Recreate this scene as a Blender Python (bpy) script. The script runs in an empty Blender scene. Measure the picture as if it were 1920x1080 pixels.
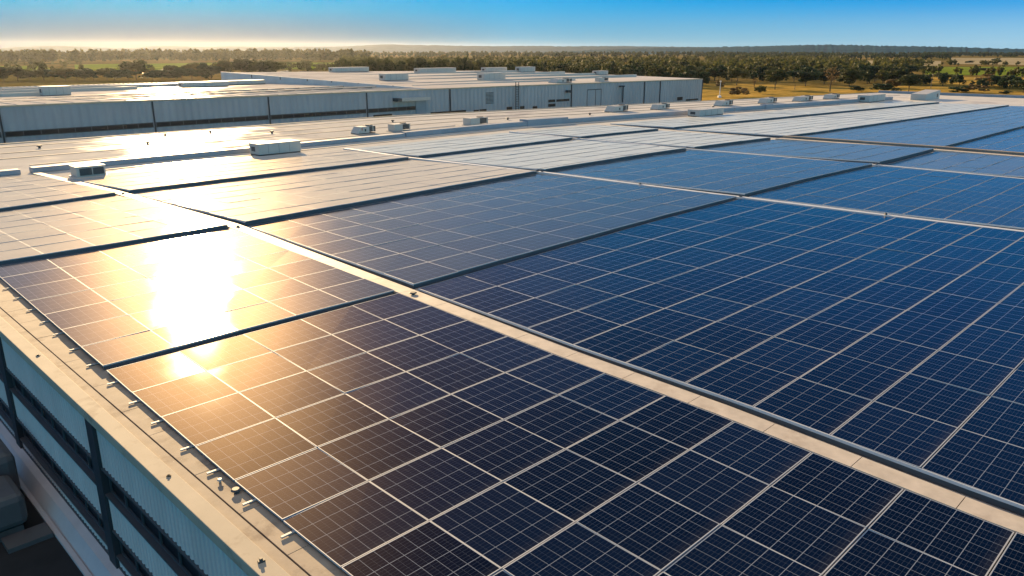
import bpy, bmesh, math, random
import numpy as np
from mathutils import Vector, Matrix

random.seed(7)
rng = np.random.default_rng(7)
S = bpy.context.scene
COL = S.collection
rad = math.radians

# ------------------------------------------------------------------ camera
CAMZ = 15.6
cd = bpy.data.cameras.new('camera')
cam = bpy.data.objects.new('camera', cd)
COL.objects.link(cam)
Rm = Matrix(((0.70710678, 0.20841042, -0.67569601),
             (-0.70710678, 0.20841042, -0.67569601),
             (0.0, 0.95557846, 0.29473684)))
# columns of the camera matrix: right, up, backward
cam.matrix_world = Matrix.Translation((0, 0, CAMZ)) @ Rm.to_4x4()
cd.sensor_width = 36.0
cd.lens = 27.234
cd.clip_start = 0.1
cd.clip_end = 30000
S.camera = cam

# ------------------------------------------------------------------ light
SKYK = 4.065
SUN_AZ, SUN_EL = 68.0, 14.5          # azimuth from +x towards +y
W = bpy.data.worlds.new('World')
S.world = W
W.use_nodes = True
wt = W.node_tree
for n in list(wt.nodes):
    wt.nodes.remove(n)


def N(t, kind, **kw):
    n = t.nodes.new(kind)
    for k, v in kw.items():
        if k.startswith('i_'):
            n.inputs[k[2:].replace('_', ' ')].default_value = v
        else:
            setattr(n, k, v)
    return n


def ramp(t, stops, interp='LINEAR'):
    r = t.nodes.new('ShaderNodeValToRGB')
    r.color_ramp.interpolation = interp
    e = r.color_ramp.elements
    while len(e) > 1:
        e.remove(e[-1])
    for i, (p, c) in enumerate(stops):
        if i == 0:
            e[0].position = p
            x = e[0]
        else:
            x = e.new(p)
        x.color = (c[0], c[1], c[2], 1.0) if len(c) == 3 else c
    return r


def math_n(t, op, a, b=None, clamp=False):
    m = t.nodes.new('ShaderNodeMath')
    m.operation = op
    m.use_clamp = clamp
    for i, v in enumerate((a, b)):
        if v is None:
            continue
        if isinstance(v, (int, float)):
            m.inputs[i].default_value = v
        else:
            t.links.new(v, m.inputs[i])
    return m.outputs[0]


def mixc(t, fac, a, b, mode='MIX'):
    m = t.nodes.new('ShaderNodeMix')
    m.data_type = 'RGBA'
    m.blend_type = mode
    for sock, v in ((m.inputs[0], fac), (m.inputs[6], a), (m.inputs[7], b)):
        if isinstance(v, (int, float)):
            sock.default_value = v
        elif isinstance(v, (tuple, list)):
            sock.default_value = (v[0], v[1], v[2], 1.0)
        else:
            t.links.new(v, sock)
    return m.outputs[2]


sky = N(wt, 'ShaderNodeTexSky', sky_type='NISHITA', sun_disc=False, sun_elevation=rad(SUN_EL),
        sun_rotation=rad(90 - SUN_AZ), altitude=20, air_density=1.0, dust_density=1.2, ozone_density=2.0)
tc = N(wt, 'ShaderNodeTexCoord')
sep = N(wt, 'ShaderNodeSeparateXYZ')
wt.links.new(tc.outputs['Generated'], sep.inputs[0])
# the sky's own aureole is very strong at this sun height: compress it, then grade it from a pale
# horizon to clear blue above
gam = N(wt, 'ShaderNodeGamma')
gam.inputs['Gamma'].default_value = 0.25
wt.links.new(sky.outputs[0], gam.inputs['Color'])
tint = ramp(wt, [(0.0, (0.05, 0.23, 0.44)), (0.045, (0.0, 0.222, 0.49)), (0.061, (0.0, 0.210, 0.50)), (0.14, (0.004, 0.210, 0.46)), (0.276, (0.003, 0.138, 0.39)),
                 (0.5, (0.002, 0.050, 0.16)), (0.68, (0.003, 0.038, 0.12)), (0.84, (0.30, 0.36, 0.38)), (1.0, (0.46, 0.50, 0.47))])
wt.links.new(sep.outputs[2], tint.inputs[0])
# towards the sun the low air is warmer; opposite the sun the whole sky is lighter
vn = N(wt, 'ShaderNodeVectorMath', operation='DOT_PRODUCT')
wt.links.new(tc.outputs['Generated'], vn.inputs[0])
vn.inputs[1].default_value = (math.cos(rad(SUN_AZ)), math.sin(rad(SUN_AZ)), 0)
half = math_n(wt, 'ADD', math_n(wt, 'MULTIPLY', vn.outputs['Value'], 0.5), 0.5)
warm = ramp(wt, [(0.0, (17.0, 3.7, 2.1)), (0.25, (6.5, 2.6, 1.75)), (0.42, (1.8, 1.9, 1.55)), (0.785, (0.9, 1.0, 1.16)), (0.96, (1, 1, 1)), (1.0, (1.9, 0.84, 0.74))])
wt.links.new(half, warm.inputs[0])
warmlow = ramp(wt, [(0.0, (0.58, 0.9, 0.99)), (0.40, (0.4, 0.75, 0.9)), (0.785, (0.238, 0.46, 0.684)), (0.90, (0.13, 0.32, 0.50)), (0.96, (0.060, 0.215, 0.375)), (1.0, (0.008, 0.035, 0.085))])
wt.links.new(half, warmlow.inputs[0])
low = ramp(wt, [(0.0, (1, 1, 1)), (0.010, (0.88, 0.88, 0.88)), (0.024, (0.60, 0.60, 0.60)), (0.042, (0.22, 0.22, 0.22)), (0.056, (0, 0, 0))])
wt.links.new(sep.outputs[2], low.inputs[0])
cu = mixc(wt, 1.0, tint.outputs[0], warm.outputs[0], 'MULTIPLY')
cl = mixc(wt, low.outputs[0], cu, warmlow.outputs[0])
c2 = mixc(wt, 1.0, gam.outputs[0], cl, 'MULTIPLY')
# golden glow close round the sun (above the picture)
vs = N(wt, 'ShaderNodeVectorMath', operation='DOT_PRODUCT')
wt.links.new(tc.outputs['Generated'], vs.inputs[0])
vs.inputs[1].default_value = (math.cos(rad(SUN_EL)) * math.cos(rad(SUN_AZ)), math.cos(rad(SUN_EL)) * math.sin(rad(SUN_AZ)), math.sin(rad(SUN_EL)))
glow = ramp(wt, [(0.87, (0, 0, 0)), (0.93, (0.13, 0.052, 0.0)), (0.974, (0.40, 0.18, 0.02)), (0.9962, (0.9, 0.47, 0.13)), (1.0, (1.6, 0.9, 0.34))])
wt.links.new(vs.outputs['Value'], glow.inputs[0])
above = ramp(wt, [(0.062, (0, 0, 0)), (0.115, (1, 1, 1))])
wt.links.new(sep.outputs[2], above.inputs[0])
c3 = mixc(wt, 1.0, c2, mixc(wt, 1.0, glow.outputs[0], above.outputs[0], 'MULTIPLY'), 'ADD')
c4 = mixc(wt, 1.0, c3, (SKYK, SKYK, SKYK), 'MULTIPLY')
bg = N(wt, 'ShaderNodeBackground')
bg.inputs['Strength'].default_value = 0.10
wt.links.new(c4, bg.inputs['Color'])
wo = N(wt, 'ShaderNodeOutputWorld')
wt.links.new(bg.outputs[0], wo.inputs[0])

sl = bpy.data.lights.new('sun', 'SUN')
sl.energy = 4.8
sl.angle = rad(0.6)
sl.color = (1.0, 0.705, 0.375)
so = bpy.data.objects.new('sun', sl)
COL.objects.link(so)
sd = Vector((math.cos(rad(SUN_EL)) * math.cos(rad(SUN_AZ)), math.cos(rad(SUN_EL)) * math.sin(rad(SUN_AZ)), math.sin(rad(SUN_EL))))
so.rotation_euler = sd.to_track_quat('Z', 'Y').to_euler()
so.location = sd * 200

S.view_settings.view_transform = 'Standard'
S.view_settings.look = 'None'
S.view_settings.exposure = 1.3
S.view_settings.gamma = 1.0
S.view_settings.use_curve_mapping = False
S.cycles.volume_bounces = 0
S.cycles.max_bounces = 6
S.cycles.sample_clamp_indirect = 4.0
S.cycles.sample_clamp_direct = 30.0


# ------------------------------------------------------------------ materials
def mat(name):
    m = bpy.data.materials.new(name)
    m.use_nodes = True
    t = m.node_tree
    b = t.nodes['Principled BSDF']
    return m, t, b


def noise(t, scale, detail=4, coord='Object', rough=0.55, stretch=None):
    n = N(t, 'ShaderNodeTexNoise')
    n.inputs['Scale'].default_value = scale
    n.inputs['Detail'].default_value = detail
    n.inputs['Roughness'].default_value = rough
    c = N(t, 'ShaderNodeTexCoord')
    src = c.outputs[coord]
    if stretch:
        mp = N(t, 'ShaderNodeMapping')
        mp.inputs['Scale'].default_value = stretch
        t.links.new(src, mp.inputs[0])
        src = mp.outputs[0]
    t.links.new(src, n.inputs['Vector'])
    return n.outputs['Fac']


def simple(name, col, rough=0.6, metal=0.0, var=0.12, scale=1.5, spec=0.5, stretch=None, bump=0.0, var2=None):
    m, t, b = mat(name)
    f = noise(t, scale, 5, stretch=stretch)
    lo = tuple(c * (1 - var) for c in col)
    hi = tuple(min(1, c * (1 + var)) for c in col)
    r = ramp(t, [(0.3, lo), (0.7, hi)])
    t.links.new(f, r.inputs[0])
    out = r.outputs[0]
    if var2:
        f2 = noise(t, var2[0], 6, rough=0.65)
        r2 = ramp(t, [(var2[1], (0, 0, 0)), (var2[1] + 0.12, (1, 1, 1))])
        t.links.new(f2, r2.inputs[0])
        out = mixc(t, r2.outputs[0], out, var2[2])
    t.links.new(out, b.inputs['Base Color'])
    b.inputs['Roughness'].default_value = rough
    b.inputs['Metallic'].default_value = metal
    b.inputs['Specular IOR Level'].default_value = spec
    if bump:
        bp = N(t, 'ShaderNodeBump')
        bp.inputs['Strength'].default_value = bump
        bp.inputs['Distance'].default_value = 0.02
        t.links.new(f, bp.inputs['Height'])
        t.links.new(bp.outputs[0], b.inputs['Normal'])
    return m


GL_R0, GL_W2 = 0.15, 0.125       # gloss of the panel glass: sharp lobe and share of a broad gold-tinted lobe


def glass_cells(name='pv_glass', pale_sheen=0.0, pale_sheen_col=(0.68, 0.73, 0.73, 1)):
    """photovoltaic laminate: dark cells, silver cell gaps and busbars, read from the panel's own UV in metres"""
    m, t, b = mat(name)
    uv = N(t, 'ShaderNodeUVMap')
    sp = N(t, 'ShaderNodeSeparateXYZ')
    t.links.new(uv.outputs[0], sp.inputs[0])

    def lines(sock, period, width, off=0.0):
        u = math_n(t, 'DIVIDE', sock, period)
        u = math_n(t, 'ADD', u, off)
        fr = math_n(t, 'FRACT', u)
        d = math_n(t, 'SUBTRACT', fr, 0.5)
        d = math_n(t, 'ABSOLUTE', d)
        return math_n(t, 'GREATER_THAN', d, 0.5 - 0.5 * width / period)
    # u, v run 0..1 over one panel
    a = lines(sp.outputs[0], 1 / 6, 0.0050)
    a2 = lines(sp.outputs[0], 1 / 12, 0.0018)
    c = lines(sp.outputs[1], 1 / 4, 0.0062)
    bb = lines(sp.outputs[1], 1 / 24, 0.0052)
    strong = math_n(t, 'MAXIMUM', math_n(t, 'MULTIPLY', a, 0.85), c)
    weak = math_n(t, 'MAXIMUM', math_n(t, 'MULTIPLY', bb, 0.09), math_n(t, 'MULTIPLY', a2, 0.35))
    l = math_n(t, 'MAXIMUM', strong, weak)
    ob = N(t, 'ShaderNodeAttribute', attribute_name='tone')
    cellc = mixc(t, ob.outputs['Fac'], (0.0008, 0.0028, 0.009), (0.0024, 0.0075, 0.024))
    # noise for uneven gloss and pale layer
    geo = N(t, 'ShaderNodeNewGeometry')
    nz = N(t, 'ShaderNodeTexNoise')
    nz.inputs['Scale'].default_value = 0.35
    nz.inputs['Detail'].default_value = 5
    t.links.new(geo.outputs['Position'], nz.inputs['Vector'])
    col = mixc(t, l, cellc, (0.22, 0.25, 0.30))
    t.nodes.remove(b)
    df = N(t, 'ShaderNodeBsdfDiffuse')
    t.links.new(col, df.inputs['Color'])
    rr = N(t, 'ShaderNodeMapRange')
    rr.inputs[1].default_value = 0.3
    rr.inputs[2].default_value = 0.7
    rr.inputs[3].default_value = GL_R0
    rr.inputs[4].default_value = GL_R0 + 0.05
    t.links.new(math_n(t, 'ADD', math_n(t, 'MULTIPLY', nz.outputs['Fac'], 0.5), math_n(t, 'MULTIPLY', ob.outputs['Fac'], 0.5)), rr.inputs[0])
    g1 = N(t, 'ShaderNodeBsdfAnisotropic', distribution='BECKMANN')
    t.links.new(rr.outputs[0], g1.inputs['Roughness'])
    g2 = N(t, 'ShaderNodeBsdfAnisotropic', distribution='BECKMANN')
    g2.inputs['Roughness'].default_value = 0.42
    g2.inputs['Color'].default_value = (1.0, 0.76, 0.52, 1)     # gold of the sun glare put into the gloss colour
    gm = N(t, 'ShaderNodeMixShader')
    gm.inputs[0].default_value = GL_W2
    t.links.new(g1.outputs[0], gm.inputs[1])
    t.links.new(g2.outputs[0], gm.inputs[2])
    fr = N(t, 'ShaderNodeFresnel')
    fr.inputs['IOR'].default_value = 1.42
    mx = N(t, 'ShaderNodeMixShader')
    t.links.new(fr.outputs[0], mx.inputs[0])
    t.links.new(df.outputs[0], mx.inputs[1])
    t.links.new(gm.outputs[0], mx.inputs[2])
    last = mx.outputs[0]
    # soiling gathered along the lower edge of each module
    v1 = math_n(t, 'SUBTRACT', 1.0, math_n(t, 'MULTIPLY', sp.outputs[1], 9.0), True)
    nf = N(t, 'ShaderNodeTexNoise')
    nf.inputs['Scale'].default_value = 2.2
    nf.inputs['Detail'].default_value = 4
    t.links.new(geo.outputs['Position'], nf.inputs['Vector'])
    so_ = math_n(t, 'MULTIPLY', math_n(t, 'MULTIPLY', v1, nf.outputs['Fac']), 0.06)
    sb = N(t, 'ShaderNodeBsdfDiffuse')
    sb.inputs['Color'].default_value = (0.30, 0.27, 0.23, 1)
    sm = N(t, 'ShaderNodeMixShader')
    t.links.new(so_, sm.inputs[0])
    t.links.new(last, sm.inputs[1])
    t.links.new(sb.outputs[0], sm.inputs[2])
    last = sm.outputs[0]
    if pale_sheen:
        # sky and sun reflection painted as a pale diffuse layer, a little uneven
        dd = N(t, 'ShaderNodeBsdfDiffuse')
        dd.inputs['Color'].default_value = pale_sheen_col if pale_sheen > 0.5 else (0.44, 0.53, 0.60, 1)
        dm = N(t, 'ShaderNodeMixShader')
        t.links.new(math_n(t, 'MULTIPLY_ADD', nz.outputs['Fac'], pale_sheen * 0.5), dm.inputs[0])
        dm.inputs[0].links[0].from_node.inputs[2].default_value = pale_sheen * 0.75
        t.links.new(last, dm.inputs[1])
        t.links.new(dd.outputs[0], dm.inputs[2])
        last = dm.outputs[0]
    t.links.new(last, t.nodes['Material Output'].inputs['Surface'])
    return m


def sheet(name, col, gloss, rough, var=0.10, scale=0.25, stretch=None, var2=None):
    """weathered membrane: diffuse with a faint soft sheen at grazing angles"""
    m = simple(name, col, 0.8, 0, var, scale, 0.0, stretch, 0.0, var2)
    t = m.node_tree
    b = t.nodes['Principled BSDF']
    src = b.inputs['Base Color'].links[0].from_socket
    df = N(t, 'ShaderNodeBsdfDiffuse')
    t.links.new(src, df.inputs['Color'])
    g = N(t, 'ShaderNodeBsdfAnisotropic', distribution='BECKMANN')
    nz = noise(t, 0.2, 5)
    t.links.new(math_n(t, 'MULTIPLY', nz, rough * 2), g.inputs['Roughness'])
    fr = N(t, 'ShaderNodeFresnel')
    fr.inputs['IOR'].default_value = 1.4
    mx = N(t, 'ShaderNodeMixShader')
    t.links.new(math_n(t, 'MULTIPLY', fr.outputs[0], gloss), mx.inputs[0])
    t.links.new(df.outputs[0], mx.inputs[1])
    t.links.new(g.outputs[0], mx.inputs[2])
    t.links.new(mx.outputs[0], t.nodes['Material Output'].inputs['Surface'])
    t.nodes.remove(b)
    return m


M = {}
M['glass'] = glass_cells()
M['glass_sheen'] = glass_cells('pv_glass_light_painted_sheen', 0.085)  # weak pale reflection painted over the cells, likewise the next two
M['glass_sheen_trace'] = glass_cells('pv_glass_trace_painted_sheen', 0.03)
M['glass_sheen_mid'] = glass_cells('pv_glass_mid_painted_sheen', 0.15)
M['glass_sky_sheen'] = glass_cells('pv_glass_painted_sky_sheen', 0.60)  # pale sky reflection painted into the far arrays
M['glass_gold_sheen'] = glass_cells('pv_glass_painted_gold_sheen', 0.60, (0.74, 0.675, 0.565, 1))  # golden reflection painted into the far arrays on the left
M['frame'] = simple('anodised_frame', (0.38, 0.40, 0.43), 0.6, 0.1, 0.05, 3)
M['trim'] = simple('edge_trim', (0.55, 0.57, 0.60), 0.55, 0.1, 0.05, 1.5)
M['fascia'] = simple('array_fascia', (0.06, 0.08, 0.10), 0.55, 0.1, 0.1, 2)
M['backing'] = simple('array_backing', (0.03, 0.033, 0.04), 0.8, 0, 0.2, 2)
M['deck'] = sheet('roof_membrane', (0.58, 0.55, 0.49), 0.16, 0.34, 0.10, 0.25, None, (0.12, 0.55, (0.42, 0.39, 0.36)))
M['walk'] = simple('walkway_sheet', (0.50, 0.44, 0.37), 0.6, 0, 0.14, 2.2, 0.25, bump=0.05, var2=(0.7, 0.54, (0.40, 0.34, 0.28)))
M['concrete'] = simple('gutter_concrete', (0.36, 0.30, 0.23), 0.8, 0, 0.14, 1.6, 0.3, bump=0.25, var2=(1.1, 0.54, (0.24, 0.19, 0.145)))
M['coping'] = simple('parapet_coping', (0.44, 0.38, 0.29), 0.75, 0, 0.07, 1.2, 0.15, var2=(1.3, 0.55, (0.34, 0.28, 0.21)))
M['dirt'] = simple('grime', (0.10, 0.075, 0.05), 0.9, 0, 0.3, 3)
M['galv'] = simple('galvanised_steel', (0.42, 0.42, 0.41), 0.6, 0.15, 0.1, 5)
M['duct'] = simple('duct_sheet', (0.27, 0.30, 0.34), 0.55, 0.1, 0.1, 0.5)
M['white'] = simple('unit_white', (0.45, 0.43, 0.39), 0.5, 0, 0.06, 1.5, var2=(2.2, 0.66, (0.5, 0.48, 0.45)))
M['dark'] = simple('dark_grille', (0.06, 0.06, 0.06), 0.6, 0, 0.2, 4)
M['seam'] = simple('roof_seam', (0.22, 0.19, 0.16), 0.7, 0, 0.2, 0.4)
M['column'] = simple('painted_column', (0.022, 0.028, 0.035), 0.6, 0, 0.15, 1.0)
M['pane'] = simple('window_pane', (0.012, 0.014, 0.017), 0.3, 0, 0.2, 0.8, 0.2)
M['sill'] = simple('window_frame', (0.07, 0.08, 0.09), 0.5, 0.2, 0.1, 2)
M['plinth'] = simple('plinth_concrete', (0.44, 0.46, 0.48), 0.8, 0, 0.08, 0.8, 0.3)
M['asphalt'] = simple('asphalt', (0.018, 0.020, 0.022), 0.9, 0, 0.25, 1.2, 0.3, bump=0.2)
M['plant'] = simple('grey_plant_paint', (0.075, 0.08, 0.085), 0.6, 0, 0.15, 1.5)
M['red'] = simple('red_label', (0.5, 0.08, 0.05), 0.5, 0, 0.1, 3)
M['bark'] = simple('bark', (0.10, 0.075, 0.05), 0.9, 0, 0.3, 3, 0.2)
M['pole'] = simple('weathered_pole', (0.16, 0.13, 0.10), 0.8, 0, 0.2, 3)
M['lampwhite'] = simple('pole_white', (0.7, 0.7, 0.7), 0.5, 0, 0.05, 3)


def cladding(name, col, period, axis, depth=0.06):
    m, t, b = mat(name)
    c = N(t, 'ShaderNodeTexCoord')
    sp = N(t, 'ShaderNodeSeparateXYZ')
    t.links.new(c.outputs['Object'], sp.inputs[0])
    u = math_n(t, 'DIVIDE', sp.outputs[axis], period)
    w = math_n(t, 'SINE', math_n(t, 'MULTIPLY', u, 2 * math.pi))
    bp = N(t, 'ShaderNodeBump')
    bp.inputs['Strength'].default_value = 0.9
    bp.inputs['Distance'].default_value = depth
    t.links.new(w, bp.inputs['Height'])
    t.links.new(bp.outputs[0], b.inputs['Normal'])
    f = noise(t, 0.35, 5, stretch=(1, 1, 0.35))
    r = ramp(t, [(0.3, tuple(x * 0.9 for x in col)), (0.7, tuple(x * 1.08 for x in col))])
    t.links.new(f, r.inputs[0])
    t.links.new(r.outputs[0], b.inputs['Base Color'])
    b.inputs['Roughness'].default_value = 0.55
    b.inputs['Specular IOR Level'].default_value = 0.4
    return m


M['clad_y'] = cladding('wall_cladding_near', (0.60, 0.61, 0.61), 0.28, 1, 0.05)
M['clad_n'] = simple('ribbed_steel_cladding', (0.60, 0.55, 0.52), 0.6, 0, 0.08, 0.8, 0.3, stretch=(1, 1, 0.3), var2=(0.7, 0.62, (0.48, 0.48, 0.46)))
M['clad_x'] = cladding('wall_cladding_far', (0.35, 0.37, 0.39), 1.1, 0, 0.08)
M['farroof'] = sheet('far_roof_membrane', (0.56, 0.51, 0.45), 0.10, 0.30, 0.12, 0.12, (0.3, 1, 1), (0.06, 0.56, (0.40, 0.37, 0.34)))


def leaf(name, dark, light):
    m, t, b = mat(name)
    oi = N(t, 'ShaderNodeObjectInfo')
    f = noise(t, 0.55, 3)
    gp = N(t, 'ShaderNodeNewGeometry')
    f2 = N(t, 'ShaderNodeTexNoise')
    f2.inputs['Scale'].default_value = 0.07
    f2.inputs['Detail'].default_value = 2
    t.links.new(gp.outputs['Position'], f2.inputs['Vector'])
    a = math_n(t, 'ADD', math_n(t, 'MULTIPLY', oi.outputs['Random'], 0.25), math_n(t, 'ADD', math_n(t, 'MULTIPLY', f, 0.45), math_n(t, 'MULTIPLY', f2.outputs['Fac'], 0.55)))
    r = ramp(t, [(0.40, dark), (0.85, light)])
    t.links.new(a, r.inputs[0])
    t.links.new(r.outputs[0], b.inputs['Base Color'])
    b.inputs['Roughness'].default_value = 0.7
    b.inputs['Specular IOR Level'].default_value = 0.2
    tr = N(t, 'ShaderNodeBsdfTranslucent')
    t.links.new(r.outputs[0], tr.inputs['Color'])
    mx = N(t, 'ShaderNodeMixShader')
    mx.inputs[0].default_value = 0.36
    out = t.nodes['Material Output']
    t.links.new(b.outputs[0], mx.inputs[1])
    t.links.new(tr.outputs[0], mx.inputs[2])
    t.links.new(mx.outputs[0], out.inputs['Surface'])
    return m


M['leaf'] = leaf('eucalypt_leaf', (0.018, 0.034, 0.012), (0.125, 0.118, 0.030))
M['leaf_dark'] = leaf('dense_leaf', (0.010, 0.030, 0.014), (0.052, 0.080, 0.030))
M['leaf_brown'] = leaf('dry_leaf', (0.09, 0.06, 0.025), (0.17, 0.11, 0.045))


# ------------------------------------------------------------------ object helpers
def tag(o, label=None, cat=None, group=None, kind=None):
    if label:
        o['label'] = label
    if cat:
        o['category'] = cat
    if group:
        o['group'] = group
    if kind:
        o['kind'] = kind
    return o


def empty(name, loc=(0, 0, 0), rz=0.0, label=None, cat=None, group=None):
    o = bpy.data.objects.new(name, None)
    o.empty_display_size = 0.3
    o.location = loc
    o.rotation_euler = (0, 0, rz)
    COL.objects.link(o)
    return tag(o, label, cat, group)


class MB:
    def __init__(self):
        self.v, self.f, self.m, self.uv = [], [], [], {}

    def face(self, pts, mi=0, uv=None):
        b = len(self.v)
        self.v += [tuple(p) for p in pts]
        self.f.append(tuple(range(b, b + len(pts))))
        self.m.append(mi)
        if uv:
            self.uv[len(self.f) - 1] = uv
        return self

    def box(self, lo, hi, mi=0):
        x0, y0, z0 = lo
        x1, y1, z1 = hi
        return self.hexa([(x0, y0, z0), (x1, y0, z0), (x1, y1, z0), (x0, y1, z0)],
                         [(x0, y0, z1), (x1, y0, z1), (x1, y1, z1), (x0, y1, z1)], mi)

    def hexa(self, bot, top, mi=0):
        b = len(self.v)
        n = len(bot)
        self.v += [tuple(p) for p in bot] + [tuple(p) for p in top]
        fs = [tuple(range(b + n - 1, b - 1, -1)), tuple(range(b + n, b + 2 * n))]
        for i in range(n):
            j = (i + 1) % n
            fs.append((b + i, b + j, b + n + j, b + n + i))
        self.f += fs
        self.m += [mi] * len(fs)
        return self

    def cyl(self, c, r0, r1, h, n=12, mi=0, axis='z'):
        def pt(a, r, z):
            q = (r * math.cos(a), r * math.sin(a), z)
            if axis == 'x':
                q = (q[2], q[0], q[1])
            elif axis == 'y':
                q = (q[1], q[2], q[0])
            return (c[0] + q[0], c[1] + q[1], c[2] + q[2])
        A = [2 * math.pi * i / n for i in range(n)]
        return self.hexa([pt(a, r0, 0) for a in A], [pt(a, r1, h) for a in A], mi)

    def tube(self, pts, radii, n=7, mi=0):
        rings = []
        for i, p in enumerate(pts):
            p = Vector(p)
            d = Vector(pts[min(i + 1, len(pts) - 1)]) - Vector(pts[max(i - 1, 0)])
            d.normalize()
            u = d.orthogonal().normalized()
            w = d.cross(u)
            b = len(self.v)
            for k in range(n):
                a = 2 * math.pi * k / n
                self.v.append(tuple(p + (u * math.cos(a) + w * math.sin(a)) * radii[i]))
            rings.append(b)
        for i in range(len(rings) - 1):
            for k in range(n):
                j = (k + 1) % n
                self.f.append((rings[i] + k, rings[i] + j, rings[i + 1] + j, rings[i + 1] + k))
                self.m.append(mi)
        return self

    def build(self, name, mats, parent=None, bevel=0.0, smooth=False):
        me = bpy.data.meshes.new(name)
        me.from_pydata(self.v, [], self.f)
        if not isinstance(mats, (list, tuple)):
            mats = [mats]
        for m in mats:
            me.materials.append(m)
        if len(mats) > 1:
            me.polygons.foreach_set('material_index', self.m)
        if self.uv:
            ul = me.uv_layers.new(name='UVMap')
            for fi, uv in self.uv.items():
                for li, q in zip(me.polygons[fi].loop_indices, uv):
                    ul.data[li].uv = q
        if smooth:
            me.polygons.foreach_set('use_smooth', [True] * len(me.polygons))
        me.update()
        o = bpy.data.objects.new(name, me)
        COL.objects.link(o)
        if parent:
            o.parent = parent
        if bevel:
            md = o.modifiers.new('bevel', 'BEVEL')
            md.width = bevel
            md.segments = 2
            md.limit_method = 'ANGLE'
        return o


# ------------------------------------------------------------------ roof layout
ZR = 5.6
# the long roof is not a perfect rectangle: sheets run slightly askew between the expansion joints
XK = np.array([5.6, 18.9, 49.0, 71.5, 200.0])
YK = np.array([-30.0, 3.0, 10.0, 16.0, 25.6, 43.0, 59.0, 75.0, 110.0])
DX = np.array([
    [0.0, 0.0, 0.0, 0.0, 0.15, 0.55, 0.6, 0.6, 0.6],
    [-0.5, -0.45, 0.0, 0.1, 0.6, 1.4, 0.6, -1.1, -1.5],
    [2.2, 1.9, 1.3, 0.6, -0.3, -1.7, -3.9, -4.4, -4.5],
    [0.8, 0.8, 0.8, 0.7, 0.5, -1.4, -2.0, -2.0, -2.0],
    [0, 0, 0, 0, 0, 0, 0, 0, 0]], float)


def warp(x, y):
    col = np.array([np.interp(y, YK, DX[i]) for i in range(5)])
    dx = float(np.interp(x, XK, col))
    b = 0.15 * max(0.0, x - 76.0)
    yy = y
    if y > 25.6:
        yy = y - b * (y - 25.6) / 50.0
        if x < 19 and 50 < y < 66:
            yy -= 1.4 * (19 - x) / 13 * max(0, 1 - abs(y - 58.4) / 8)
    if 20 < y < 44 and x > 19:
        k = max(0, 1 - abs(y - 42.4) / 12)
        yy += 1.6 * k * min(1, max(0, (x - 19) / 30)) * min(1, max(0, (95 - x) / 30))
        k2 = max(0, 1 - abs(y - 25.6) / 8)
        yy += 0.75 * k2 * min(1, max(0, (x - 19) / 20)) * min(1, max(0, (75 - x) / 15))
    return x + dx, yy


def wp(x, y, z):
    a, b = warp(x, y)
    return (a, b, z)


def strip(mb, x0, x1, y0, y1, z0, z1, n=24, along='x', mi=0):
    """a long box following the askew roof"""
    if along == 'x':
        ts = np.linspace(x0, x1, n + 1)
        for a, c in zip(ts[:-1], ts[1:]):
            mb.hexa([wp(a, y0, z0), wp(c, y0, z0), wp(c, y1, z0), wp(a, y1, z0)],
                    [wp(a, y0, z1), wp(c, y0, z1), wp(c, y1, z1), wp(a, y1, z1)], mi)
    else:
        ts = [t for t in np.linspace(y0, y1, n + 1)]
        ts = sorted(set(ts + [k for k in (16.0, 25.6, 43.0, 59.0) if y0 < k < y1]))
        for a, c in zip(ts[:-1], ts[1:]):
            mb.hexa([wp(x0, a, z0), wp(x1, a, z0), wp(x1, c, z0), wp(x0, c, z0)],
                    [wp(x0, a, z1), wp(x1, a, z1), wp(x1, c, z1), wp(x0, c, z1)], mi)
    return mb


def ribbon(mb, x0, x1, y0, y1, z0, z1, n=24, along='x', mi=0):
    """like strip but one closed run (no inner faces)"""
    if along == 'x':
        prof = [(t, None) for t in np.linspace(x0, x1, n + 1)]
        ring = lambda t: [wp(t, y0, z0), wp(t, y1, z0), wp(t, y1, z1), wp(t, y0, z1)]
    else:
        ts = sorted(set(list(np.linspace(y0, y1, n + 1)) + [k for k in (3.0, 10.0, 16.0, 25.6, 43.0, 59.0, 75.0) if y0 < k < y1]))
        prof = [(t, None) for t in ts]
        ring = lambda t: [wp(x1, t, z0), wp(x0, t, z0), wp(x0, t, z1), wp(x1, t, z1)]
    b = len(mb.v)
    for t, _ in prof:
        mb.v += ring(t)
    k = len(prof)
    for i in range(k - 1):
        for j in range(4):
            jj = (j + 1) % 4
            mb.f.append((b + 4 * i + j, b + 4 * i + jj, b + 4 * i + 4 + jj, b + 4 * i + 4 + j))
            mb.m.append(mi)
    mb.f.append((b + 3, b + 2, b + 1, b))
    mb.f.append(tuple(b + 4 * (k - 1) + j for j in range(4)))
    mb.m += [mi, mi]
    return mb


# ------------------------------------------------------------------ near building
XE, YE = 197.0, 100.0
bld = empty('warehouse', (100, 40, 0), label='long low warehouse in front whose whole roof carries solar panels', cat='warehouse')


def under(o, parent):
    """parent a world-space mesh to a thing placed elsewhere"""
    o.parent = parent
    o.matrix_parent_inverse = Matrix.Translation(-Vector(parent.location)) if parent.rotation_euler.z == 0 else \
        (Matrix.Translation(parent.location) @ Matrix.Rotation(parent.rotation_euler.z, 4, 'Z')).inverted()
    return o


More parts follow.
